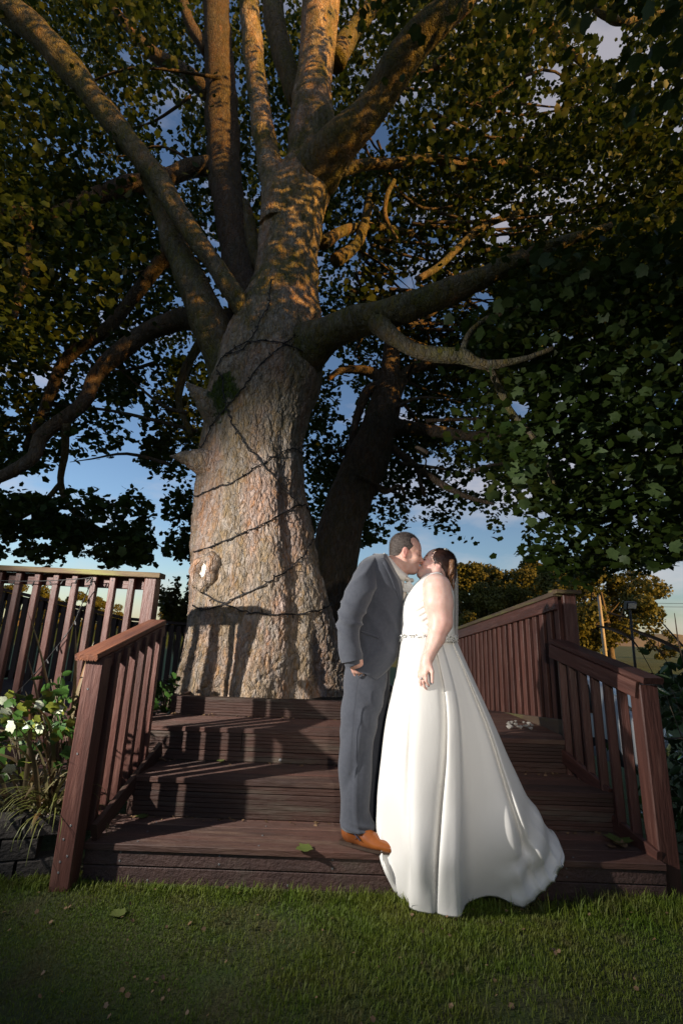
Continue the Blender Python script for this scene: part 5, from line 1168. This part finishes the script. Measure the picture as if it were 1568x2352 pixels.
for k, (px, Y, sc, lb) in enumerate(((40, 40, .5, 'leftmost low tree seen through the platform railing'), (110, 44, .46, 'second low tree from the left seen through the platform railing'), (178, 41, .44, 'third low tree from the left seen through the platform railing'), (245, 43, .40, 'low tree seen through the platform railing near its end post'), (395, 46, .36, 'low far tree seen just left of the big trunk'), (434, 44, .42, 'low far tree touching the edge of the big trunk'))):
    p = A(px, 1445, Y); far_tree((TA, TB)[k % 2], p.x, p.y, 1.3*k, sc, lb, 'low trees on the far field edge at left')
# dark hedge line across the fields
def hedge_line(x0, y0, x1, y1, h, wd, lab):
    n = 60; hv, hf = [], []
    for i in range(n+1):
        t = i/n; x = x0+(x1-x0)*t; y = y0+(y1-y0)*t; hh = h*(1+.35*mnoise.noise(Vector((i*.6, h, 0))))
        z0 = float(ground_z(x, y))-.1
        for dy, z in ((-wd, z0), (-wd*.9, z0+hh*.7), (0, z0+hh), (wd*.9, z0+hh*.7), (wd, z0)): hv.append((x, y+dy*(1+.3*mnoise.noise(Vector((i*.9, z, dy)))), z))
    for i in range(n):
        for k in range(4): hf.append((i*5+k, (i+1)*5+k, (i+1)*5+k+1, i*5+k+1))
    tag(link('hedge', pymesh('hedge', hv, hf), M_HEDGE, sm=True), lab, 'hedge')
hedge_line(-45, 38, 2, 40, 1.15, .8, 'low dark hedge along the far field left of the trunk')
hedge_line(5, 14.5, 26, 15.5, 1.25, .7, 'dark low hedge beyond the right handrail, in front of the sunlit field')
# sapling left of the trunk
sp_ = thing('sapling', tuple(A(400, 1540, 9.0)*1.0), 'young yellow-green sapling between the platform railing and the big trunk', 'tree')
LP = []
for k in range(26):
    a = RNG.uniform(0, 6.28); b0 = A(405, 1530, 9.0); tip = A(RNG.uniform(368, 455), RNG.uniform(1312, 1440), RNG.uniform(8.6, 9.5)); mid = (b0+tip)/2+Vector((.1*math.cos(a), .1, .05))
    tube('stem', [b0, mid, tip], [.014, .008, .003], 5, M_TRUNKF, sp_, sub=4)
    for t in np.linspace(.45, 1, 16): LP += [np.array(mid.lerp(tip, t))+RNG.normal(0, .045, 3) for _ in range(4)]
LP = np.array(LP); M_SAP = mat('sapling_leaf', (.09, .10, .02), (.14, .11, .025), scale=4, rough=.5, trans=.25)
tag(link('foliage', leaf_mesh('foliage', LP, RNG.uniform(.05, .085, len(LP)), leaf_frames(len(LP))), M_SAP, sp_), kind='stuff')

# ------------------------------------------------------------------ lamp, pole, wires
def gz(x, y): return float(ground_z(x, y))
p = A(1452, 1500, 16); q = A(1445, 1398, 16)
fl = thing('floodlight', (p.x, p.y, gz(p.x, p.y)), 'dark floodlight on a thin post in front of the broad sunlit tree', 'lamp')
tube('post', [(p.x, p.y, gz(p.x, p.y)-.1), tuple(q-Vector((0, 0, .05)))], [.05, .04], 8, M_DARK, fl)
hd = board('lamp_head', q+Vector((-.17, -.05, .1)), q+Vector((.17, -.05, .1)), .16, .26, M_DARK, fl, upv=(0, -.35, 1), b=.02)
board('lamp_glass', q+Vector((-.13, -.155, .08)), q+Vector((.13, -.155, .08)), .02, .17, mat('lamp_glass', (.35, .35, .33), rough=.1), fl, upv=(0, -.35, 1))
board('bracket', q+Vector((0, -.01, -.2)), q+Vector((0, -.01, .02)), .05, .05, M_METAL, fl, upv=(0, -1, 0))
a, b = A(1388, 1500, 22), A(1374, 1370, 22)
po = thing('pole', (a.x, a.y, gz(a.x, a.y)), 'pale bare wooden pole leaning slightly before the sunlit tree', 'pole')
tube('shaft', [(a.x+.03, a.y, gz(a.x, a.y)-.2), tuple(b)], [.09, .07], 10, M_POLE, po); tube('pole_cap', [tuple(b), tuple(b+Vector((0, 0, .06)))], [.078, .06], 10, M_METAL, po)
for k, y in enumerate((1385, 1393)):
    tag(tube('overhead_wire', [A(1300, y-6, 75), A(1480, y, 72), A(1620, y+1, 70), A(1900, y-4, 66)], [.032]*4, 5, M_CABLE, None, sub=5), ('upper' if k == 0 else 'lower')+' of the two overhead wires crossing the sky at the right edge', 'wire', 'overhead wires')

# ------------------------------------------------------------------ parked cars behind the right railing
M_TYRE = mat('tyre', (.02, .02, .02), rough=.8); M_GLASS = mat('car_glass', (.015, .02, .025), rough=.06, spec=.6); M_RIM = mat('alloy', (.35, .35, .36), rough=.35); M_TAIL = mat('tail_light', (.45, .02, .015), rough=.2); M_PLATE = mat('plate', (.65, .55, .12), rough=.5)
def car(x, y, rz, paint, label):
    t = thing('parked_car', (x, y, gz(x, y)-.02), label, 'car', 'cars parked behind the right railing'); t.rotation_euler = (0, 0, rz)
    def child(nm, me, m_, par=None, sm=False):
        if not me.materials: me.materials.append(m_)
        o = bpy.data.objects.new(nm, me); COL.objects.link(o); o.parent = par or t
        if sm: smooth(o)
        return o
    st_ = [(-.02, .70, .42, .62, .64, .60), (0.04, .80, .26, .90, .92, .66), (.25, .86, .20, .95, 1.02, .66), (.75, .88, .20, .95, 1.42, .58), (1.6, .88, .20, .93, 1.48, .60), (2.35, .88, .20, .92, 1.40, .58), (3.0, .87, .20, .90, .96, .66), (3.7, .84, .22, .82, .84, .66), (3.98, .72, .32, .66, .68, .58), (4.02, .62, .40, .56, .57, .5)]
    R = []
    for (yy, hw, zb, zl, zr, hr) in st_:
        R.append([(-hw*.92, yy, zb), (-hw, yy, zb+.12), (-hw, yy, zl-.05), (-hw*.97, yy, zl), (-hr, yy, zr-.03), (-hr*.6, yy, zr), (hr*.6, yy, zr), (hr, yy, zr-.03), (hw*.97, yy, zl), (hw, yy, zl-.05), (hw, yy, zb+.12), (hw*.92, yy, zb)])
    R = np.array(R); Rr = cat(R.reshape(len(R), -1), 3).reshape(-1, 12, 3); child('body', rings_mesh('body', Rr, True), paint, sm=True)
    child('rear_window', pymesh('rear_window', [(-.58, .24, 1.05), (.58, .24, 1.05), (.52, .66, 1.37), (-.52, .66, 1.37)], [(0, 1, 2, 3)]), M_GLASS)
    child('windscreen', pymesh('windscreen', [(-.60, 2.98, 1.0), (.60, 2.98, 1.0), (.54, 2.44, 1.38), (-.54, 2.44, 1.38)], [(0, 1, 2, 3)]), M_GLASS)
    for sg in (-1, 1):
        for y0, y1 in ((.75, 1.5), (1.58, 2.4)):
            child('side_window', pymesh('side_window', [(sg*.865, y0, .97), (sg*.865, y1+(.3 if y1 > 2 else 0), .97), (sg*.632, y1, 1.38), (sg*.632, y0+.1, 1.38)], [(0, 1, 2, 3)]), M_GLASS)
        c = child('tail_light', extrude_profile(chamfer(.20, .20, .03), .05, 'tail_light'), M_TAIL); c.location = (sg*.70, .0, .78); c.rotation_euler = (0, 0, math.pi/2)
        for yy in (.72, 3.15):
            ang = np.arange(20)*2*np.pi/20; Rw = np.array([[(sg*(.74+dx), yy+rr*math.cos(q_), .31+rr*math.sin(q_)) for q_ in ang] for dx, rr in ((0, .30), (.03, .32), (.14, .32), (.155, .29), (.150, .20))])
            wh = child('wheel', rings_mesh('wheel', Rw, True), M_TYRE, sm=True)
            Rw = np.array([[(sg*(.892+dx), yy+rr*math.cos(q_), .31+rr*math.sin(q_)) for q_ in ang] for dx, rr in ((0, .20), (.012, .17), (.004, .05))]); child('rim', rings_mesh('rim', Rw, True), M_RIM, wh)
    c = child('bumper', extrude_profile(chamfer(.10, .18, .03), 1.5, 'bumper'), M_DARK); c.location = (-.75, -.03, .42)
    c = child('number_plate', extrude_profile(chamfer(.02, .11, .003), .5, 'number_plate'), M_PLATE); c.location = (-.25, -.09, .45)
    return t
p = A(1372, 1600, 10.5); car(p.x, 10.5, .35, mat('silver_blue_paint', (.30, .38, .48), rough=.25, spec=.6), 'silver-blue hatchback seen between the right railing balusters')
p = A(1476, 1600, 8.2); car(p.x+.2, 8.2, .9, mat('white_paint', (.72, .72, .72), rough=.25, spec=.6), 'white hatchback seen beside the right newel post')

# ------------------------------------------------------------------ string lights round the trunk
sl_ = thing('string_light', tuple(A(600, 1400, 4.3)), 'black cable of small unlit bulbs wound round the big trunk', 'string lights')
WR = [[(448, 1140), (463, 1136), (500, 1120), (540, 1106), (601, 1066), (635, 1048), (668, 1031), (690, 1042), (705, 1070)],
      [(500, 850), (511, 869), (516, 905), (522, 940), (540, 985), (563, 1023), (601, 1064), (632, 1100), (665, 1138), (690, 1165)],
      [(446, 1268), (480, 1258), (547, 1231), (600, 1206), (652, 1178), (697, 1160), (712, 1190), (722, 1230)],
      [(445, 1392), (480, 1398), (537, 1378), (617, 1338), (660, 1308), (694, 1278), (715, 1240)],
      [(446, 1345), (470, 1362), (515, 1386), (560, 1404), (614, 1412), (680, 1410), (730, 1402), (755, 1390)],
      [(440, 1075), (470, 1020), (490, 975), (524, 934), (560, 890), (601, 836), (640, 802), (680, 765), (722, 728)],
      [(500, 845), (520, 815), (553, 806), (585, 770), (600, 735), (618, 700), (624, 640)],
      [(520, 815), (560, 790), (591, 786), (640, 788), (680, 802), (724, 822)]]
bme = rings_mesh('bulb', tube_rings([[0, 0, 0], [0, 0, .012], [0, 0, .016], [0, 0, .034], [0, 0, .040]], [.004, .0045, .0065, .0055, .001], 6), True); bme.materials.append(M_DARK)
for seg in WR:
    Pq = cat(np.array(seg, float), 6); pts, nr_ = [], []
    for (a, b) in Pq:
        h = hit(a+2.2*mnoise.noise(Vector((a*.06, b*.06, 2))), b+2.2*mnoise.noise(Vector((a*.06, b*.06, 7))))
        if h[0] is None: continue
        n_ = Vector(h[1]);
        if n_.dot(h[0]-Vector(CAM)) > 0: n_ = -n_
        if pts and (h[0]-pts[-1]).length > .35: continue
        pts.append(h[0]+n_*.018); nr_.append(n_)
    if len(pts) < 3: continue
    tube('cable', pts, .0055, 6, M_CABLE, sl_)
    tube('cable', [q+Vector((.004*math.sin(i*1.3), -.004, .007*math.cos(i*.9))) for i, q in enumerate(pts)], .0038, 5, M_CABLE, sl_)
    acc = 0
    for i in range(1, len(pts)):
        acc += (pts[i]-pts[i-1]).length
        if acc > .085:
            acc = 0; d_ = (nr_[i]*.5+Vector(RNG.normal(0, .6, 3))); Mb = Matrix.Translation(pts[i]) @ d_.to_track_quat('Z', 'Y').to_matrix().to_4x4(); link('bulb', bme, None, sl_, Mb)
s2 = thing('string_light', tuple(A(213, 1332, 3.5)), 'thin cable of unlit bulbs hanging from the platform railing', 'string lights')
for seg in ([(-40, 1332), (60, 1335), (130, 1333), (190, 1329), (212, 1326), (212, 1336)], [(212, 1333), (190, 1385), (165, 1440), (120, 1500), (70, 1560), (0, 1628), (-40, 1660)]):
    pts = [A(a, b, 3.52 if b < 1340 else 3.555) for a, b in seg]; tube('cable', pts, .0035, 5, M_CABLE, s2, sub=5)
    Pq = cat(np.array([list(p) for p in pts]), 4)
    for i in range(1, len(Pq), 2):
        d_ = Vector((RNG.normal(0, .5), -.3, -1)); link('bulb', bme, None, s2, Matrix.Translation(Vector(Pq[i])) @ d_.to_track_quat('Z', 'Y').to_matrix().to_4x4())

# ------------------------------------------------------------------ planting at the left
rb = thing('raised_bed', (-1.85, 3.0, 0), 'low curved bed wall of weathered grey blocks beside the left newel post', 'planter')
for c in range(3):
    for k in range(6):
        f0, f1 = (k+.5*(c % 2))/6, (k+1+.5*(c % 2))/6
        def arc(t): return Vector((-1.42-.95*t, 2.92-.20*math.sin(math.pi*min(1, t*.9+.1))+.10*t, .047+.097*c))
        a, b = arc(f0), arc(f1); d = (b-a).normalized(); board('block', a+d*.003, b-d*.003, .11, .092+RNG.uniform(-.002, .002), M_SLEEPER, rb, b=.006)
tag(link('bed_soil', pymesh('bed_soil', [(-1.36, 2.93, .265), (-2.6, 2.85, .265), (-2.6, 3.58, .30), (-1.30, 3.58, .30)], [(0, 1, 2, 3)]), M_SOIL), kind='structure')
def strap_leaf(name, base, dirv, L_, w_, arch, mt, parent, twist=.3, n=11):
    "a long folded strap leaf that rises and arches over"
    d = np.array(dirv, float); hz = np.array([d[0], d[1], 0]); hz /= np.linalg.norm(hz)+1e-9; el = math.atan2(d[2], math.hypot(d[0], d[1])); p = np.array(base, float); V = []
    side = np.array([-hz[1], hz[0], 0]); side = side*math.cos(twist)+np.array([0, 0, 1])*math.sin(twist)
    for i in range(n):
        t = i/(n-1); wd = w_*min(1, .45+2.2*t)*(1-t**2.6)*.5+.0008; a = el-arch*t*t*2.0; v = hz*math.cos(a)+np.array([0, 0, 1])*math.sin(a); nn = np.cross(side, v)
        V += [p-side*wd+nn*wd*.35, p, p+side*wd+nn*wd*.35]; p = p+v*L_/(n-1)
    F = [(i*3+k, i*3+k+1, i*3+k+4, i*3+k+3) for i in range(n-1) for k in range(2)]
    return link(name, pymesh(name, V, F), mt, parent, sm=True)
fx = thing('flax_plant', (-1.66, 2.98, .27), 'bronze-striped flax with long strap leaves in the left bed', 'plant')
for k in range(48):
    a = RNG.uniform(0, 2*np.pi); e = RNG.uniform(.45, 1.45); b0 = np.array([-1.63, 2.92, .26])+RNG.normal(0, .07, 3)*[1, 1, 0]
    strap_leaf('leaf', b0, (math.cos(a)*math.cos(e), math.sin(a)*math.cos(e)*.6-.12, math.sin(e)), RNG.uniform(.4, .85)*(.45 if math.cos(a) > .1 else 1), RNG.uniform(.020, .032), RNG.uniform(.3, 1.25), M_PHORM, fx, RNG.uniform(-.6, .6))
for (bx, by_, tx, ty) in ((145, 1760, 75, 1410), (120, 1800, 66, 1500), (155, 1800, 185, 1450), (150, 1700, 205, 1480)):     # upright leaves seen against the railing
    b0 = A(bx, by_, 3.0); t0 = A(tx, ty, 3.05); d = t0-b0; strap_leaf('leaf', b0, d+Vector((0, 0, .1)), d.length*1.04, .032, .12, M_PHORM, fx, .2)
sdg = thing('sedge', (-1.47, 2.86, .27), 'tuft of thin yellow-green sedge spilling over the bed wall by the newel post', 'plant')
M_SEDGE = mat('sedge_blade', (.13, .15, .03), (.18, .17, .05), scale=6, rough=.45, trans=.2)
for k in range(90):
    a = RNG.uniform(0, 2*np.pi); e = RNG.uniform(.3, 1.3); strap_leaf('blade', np.array([-1.47, 2.87, .26])+RNG.normal(0, .03, 3)*[1, 1, 0], (math.cos(a)*math.cos(e), math.sin(a)*math.cos(e)-.2, math.sin(e)), RNG.uniform(.2, .42), .005, RNG.uniform(.9, 1.7), M_SEDGE, sdg, 0, n=8)
def leafy(name, label, cat_, centres, n, size, mats, T, base, stem_mat, up=.5, rad_=(.06, .06, .06), stems=True):
    t = thing(name, tuple(base), label, cat_); mes = []
    for m_ in mats:
        me = npmesh('leaf', *T); me.materials.append(m_); mes.append(me)
    centres = np.array(centres); pts = centres[RNG.integers(0, len(centres), n)]+RNG.normal(0, 1, (n, 3))*rad_; B = leaf_frames(n, .2, up)
    B2 = B.copy(); rot = Matrix.Rotation(-.9, 3, 'X'); rt_ = np.array(rot); B = np.einsum('nij,kj->nik', B, np.linalg.inv(rt_).T)      # tilt the faces towards the open side
    for i in range(n):
        b = B[i]; s_ = RNG.uniform(.7, 1.25)*size; M_ = Matrix(((b[0][0]*s_, b[1][0]*s_, b[2][0]*s_, pts[i][0]), (b[0][1]*s_, b[1][1]*s_, b[2][1]*s_, pts[i][1]), (b[0][2]*s_, b[1][2]*s_, b[2][2]*s_, pts[i][2]), (0, 0, 0, 1)))
        link('leaf', mes[RNG.integers(0, len(mes))], None, t, M_)
    if stems:
        for c in centres[:14]: tube('stem', [tuple(base), tuple((np.array(base)+c)/2+RNG.normal(0, .02, 3)), tuple(c)], [.006, .004, .002], 5, stem_mat, t, sub=3)
    return t
M_IVG = mat('ivy_green', (.03, .075, .014), (.055, .11, .02), scale=30, rough=.35, rnd=.25); M_IVY = mat('ivy_yellow', (.28, .28, .045), (.07, .13, .02), scale=22, rough=.35, rnd=.2, lo=.45, hi=.6); M_IVW = mat('ivy_cream', (.62, .64, .48), (.10, .18, .05), scale=24, rough=.35, lo=.5, hi=.62); M_LAUR = mat('laurel_leaf', (.025, .07, .015), (.05, .10, .02), scale=20, rough=.22, spec=.6, rnd=.3)
cen = [A(RNG.uniform(-10, 172), RNG.uniform(1605, 1790), RNG.uniform(2.80, 3.2)) for _ in range(60)]
leafy('ivy', 'variegated yellow and cream ivy mound in the left bed', 'plant', [list(c) for c in cen], 230, .052, (M_IVG, M_IVG, M_LAUR, M_IVY, M_IVY, M_IVG, M_IVW), (NV, NF), (-1.75, 3.05, .26), M_TRUNKF, .5, (.04, .04, .035))
ov = np.array([(0, 0, 0), (.16, .15, .03), (.22, .42, .05), (.14, .75, .02), (0, 1, -.06), (-.14, .75, .02), (-.22, .42, .05), (-.16, .15, .03), (0, .42, -.01)]); of = np.array([(i, (i+1) % 8, 8) for i in range(8)])
cen = [A(x, y, 2.98) for x, y in ((118, 1560), (130, 1585), (142, 1545), (120, 1610), (150, 1600), (98, 1640), (135, 1640))]
leafy('laurel_shoot', 'upright shoot with glossy dark oval leaves beside the left newel post', 'plant', [list(c) for c in cen], 26, .085, (M_LAUR,), (ov, of), tuple(A(135, 1780, 3.0)), M_TRUNKF, .6, (.02, .03, .02))
cen = [A(RNG.uniform(355, 402), RNG.uniform(1560, 1625), 4.05+RNG.uniform(-.1, .2)) for _ in range(14)]
leafy('ivy', 'small green ivy clump at the foot of the trunk behind the left handrail', 'plant', [list(c) for c in cen], 60, .06, (M_IVG, M_LAUR), (NV, NF), tuple(A(378, 1640, 4.1)), M_TRUNKF, .5, (.03, .03, .03))
# ------------------------------------------------------------------ dark planting at the right
fr = thing('flax_plant', (2.55, 3.15, 0), 'dark flax with long arching leaves at the right edge behind the newel post', 'plant')
for (a, b, c) in (((1530, 1610), (1452, 1471), (1364, 1436)), ((1640, 1560), (1542, 1484), (1421, 1436)), ((1600, 1520), (1550, 1465), (1507, 1416)), ((1575, 1620), (1530, 1520), (1473, 1452)), ((1600, 1620), (1562, 1500), (1548, 1408))):
    Pq = cat(np.array([list(A(*a, 3.15)), list(A(*b, 3.1)), list(A(*c, 3.0))]), 7); V = []; n = len(Pq)
    for i, q in enumerate(Pq):
        wd = .020*(1-(i/(n-1))**2.5)+.0012; V += [q+np.array([-.35*wd, 0, wd]), q+np.array([0, .006, 0]), q+np.array([.35*wd, 0, -wd])]
    link('leaf', pymesh('leaf', V, [(i*3+k, i*3+k+1, i*3+k+4, i*3+k+3) for i in range(n-1) for k in range(2)]), M_PHORMD, fr, sm=True)
for k in range(26):
    a = RNG.uniform(0, 2*np.pi); e = RNG.uniform(.5, 1.4); strap_leaf('leaf', np.array([2.6, 3.2, .1])+RNG.normal(0, .08, 3)*[1, 1, 0], (math.cos(a)*math.cos(e), math.sin(a)*math.cos(e), math.sin(e)), RNG.uniform(.6, 1.15), RNG.uniform(.03, .045), RNG.uniform(.3, 1.1), M_PHORMD, fr, RNG.uniform(-.5, .5))
M_SHR = mat('dark_shrub_leaf', (.022, .045, .014), (.035, .06, .018), scale=10, rough=.5, rnd=.3)
cen = [[2.35+RNG.normal(0, .26), 3.35+RNG.normal(0, .30), RNG.uniform(.05, .95)] for _ in range(60)]
leafy('shrub', 'dark leafy shrub filling the corner behind the right newel post', 'plant', [c for c in cen if c[0] > 2.02], 290, .075, (M_SHR, M_SHR, M_LAUR), (ov, of), (2.5, 3.3, 0), M_TRUNKF, .8, (.08, .08, .08))

cen = [list(A(RNG.uniform(1490, 1620), RNG.uniform(1510, 1930), RNG.uniform(2.95, 3.6))) for _ in range(70)]
leafy('shrub', 'dense dark shrub at the right edge, nearest the right newel post', 'plant', [c for c in cen if c[0] > 1.93], 290, .085, (M_SHR, M_SHR, M_LAUR), (ov, of), (2.35, 3.1, 0), M_TRUNKF, .8, (.07, .07, .07))
# ------------------------------------------------------------------ small things lying about
M_FALL = mat('fallen_leaf_green', (.085, .13, .03), (.13, .14, .035), scale=20, rough=.5, trans=.1); M_FALLB = mat('fallen_leaf_brown', (.20, .12, .06), (.12, .07, .035), scale=20, rough=.6)
def fallen(px, py, z, size, rz, mt, label, curl=.25):
    r = RT*(px-784)/FPX+UP*(1176-py)/FPX+FW; p = CAM+r*((z-CAMH)/r[2]); V = NV.copy(); V[:, 2] = curl*np.abs(V[:, 0])**1.4+curl*.6*(V[:, 1]-.4)**2+.03*np.sin(V[:, 1]*9)
    M_ = Matrix.Translation((p[0], p[1], z+.006)) @ Matrix.Rotation(rz, 4, 'Z') @ Matrix.Scale(size, 4); tag(link('fallen_leaf', npmesh('fallen_leaf', V, NF), mt, None, M_), label, 'leaf', 'fallen leaves')
fallen(716, 1952, Z1+.002, .085, 1.9, M_FALL, 'green fallen leaf on the lowest step left of the tan shoe'); fallen(326, 1882, Z1+.002, .06, .4, M_FALL, 'small pale green leaf on the lowest step by the left handrail')
fallen(1422, 1930, Z1+.002, .12, 2.6, M_FALL, 'large green leaf on the lowest step by the right handrail', .5); fallen(278, 2108, .03, .062, .9, M_FALL, 'lone fallen leaf on the grass before the steps')
fallen(1436, 1952, Z1+.002, .07, .5, M_FALLB, 'brown curled leaf beside the large green one at right', .6); fallen(1405, 1945, Z1+.002, .04, 2.5, M_FALLB, 'tiny brown leaf bit at the right end of the lowest step'); fallen(1235, 1772, Z2+.002, .10, 1.4, M_FALLB, 'long dry yellowish leaf on the second step behind the dress', .5); fallen(1312, 1775, Z2+.002, .06, .2, M_FALLB, 'crumpled dry leaf on the second step near the right handrail', .7)
fallen(510, 1752, Z2+.002, .05, .7, M_FALL, 'small mossy leaf on the second step in the striped shade'); fallen(375, 1748, Z2+.002, .05, 2.2, M_FALLB, 'dry leaf on the second step by the left handrail', .6); fallen(250, 1868, Z1+.002, .05, 2.0, M_FALLB, 'dry leaf in the left corner of the lowest step', .6)
for k in range(22):
    x, y = 1.42+RNG.normal(0, .07), 3.98+RNG.normal(0, .10); r_ = RNG.uniform(.008, .020)
    V = []; 
    for q in ((1, 0, 0), (-1, 0, 0), (0, 1, 0), (0, -1, 0), (0, 0, 1), (0, 0, -1), (.65, .65, .5), (-.65, .6, .5), (.6, -.65, .5), (-.6, -.6, .5)): V.append(np.array(q)*r_*RNG.uniform(.75, 1.2))
    import bmesh
    bm = bmesh.new(); [bm.verts.new(v*[1.2, 1, .75]+[0, 0, r_*.7]) for v in V]; bmesh.ops.convex_hull(bm, input=bm.verts); me = bpy.data.meshes.new('stone'); bm.to_mesh(me); bm.free()
    tag(link('stone', me, M_STONE, None, Matrix.Translation((min(x, 1.55), y, Z3+.001)) @ Matrix.Rotation(RNG.uniform(0, 6), 4, 'Z')), 'small pale stone scattered on the landing by the ramp fence', 'stone', 'pale stones on the landing')
pz = at(645, 1752, 3.3); rr_ = RT*(645-784)/FPX+UP*(1176-1752)/FPX+FW; pz = CAM+rr_*((Z2-CAMH)/rr_[2])
Dq = SDF(pz-.05, pz+.05, .003)
for k in range(9): Dq.ell(pz+np.array([RNG.normal(0, .012), RNG.normal(0, .01), .012+abs(RNG.normal(0, .012))]), (.010, .009, .010), None, .002)
me, V = Dq.mesh('trinket', 0); tag(link('trinket', me, mat('crumpled_foil', (.60, .60, .58), (.3, .3, .29), scale=90, rough=.25)), 'small silvery crumpled ornament on the second step in the shade', 'ornament')

# screw heads in posts and boards
sme = rings_mesh('screw', np.array([[(r_*math.cos(a), r_*math.sin(a), z) for a in np.arange(8)*math.pi/4] for r_, z in ((.0052, -.004), (.0052, .001), (.0035, .0022), (.0012, .0012))]), True); sme.materials.append(M_METAL)
def screws(parent, pts, nrm=(0, -1, 0)):
    for p in pts: link('screw', sme, None, parent, Matrix.Translation(p) @ Vector(nrm).to_track_quat('Z', 'Y').to_matrix().to_4x4())
pr_ = {o.name: o for o in bpy.data.objects if o.name.startswith(('stair_railing', 'wooden_steps', 'platform_railing'))}
screws(pr_['stair_railing'], [(-1.292, 2.6405, z) for z in (.10, .145, .24, .62, .93)]+[(-1.262, 2.6405, .17), (-1.268, 2.6405, .30)])
screws(pr_['wooden_steps'], [(x, Y1+.0035, z) for x in (-1.05, -.55, .02, .62, 1.2) for z in (.150, .112)]+[(x, Y1+.0075, .03) for x in (-.9, -.2, .5, 1.1)])
screws(pr_['wooden_steps'], [(x, Y1+.03+.128*k, Z1+.0002) for x in (-.98, -.36, .25, 1.25) for k in range(3)], (0, 0, 1))
screws(pr_['platform_railing'], [(-1.555-.1415*k, 3.5755, 1.585+.0015*k) for k in range(9)])
# litter caught in the corners of the treads
lp_, n_ = [], 260
for (z, yb, x0, x1) in ((Z1, Y2, -1.15, 1.6), (Z2, Y3, -1.15, 1.5), (Z3, Y4, -1.25, .6)):
    for k in range(90):
        x = x0+(x1-x0)*RNG.beta(.5, .5); lp_.append((x, yb-abs(RNG.normal(0, .03))-.006, z+.004+abs(RNG.normal(0, .004))))
lp_ = np.array(lp_); Bq = leaf_frames(len(lp_), .05, .35)
tag(link('leaf_litter', leaf_mesh('leaf_litter', lp_, RNG.uniform(.008, .022, len(lp_)), Bq), M_FALLB), kind='stuff')
x = RNG.uniform(-2.2, 2.2, 260); y = RNG.uniform(1.5, 2.72, 260); lp_ = np.stack([x, y, ground_z(x, y)+.012+RNG.uniform(0, .012, 260)], -1)
tag(link('leaf_litter', leaf_mesh('leaf_litter', lp_, RNG.uniform(.008, .020, 260), leaf_frames(260, .05, .4)), M_FALLB), kind='stuff')
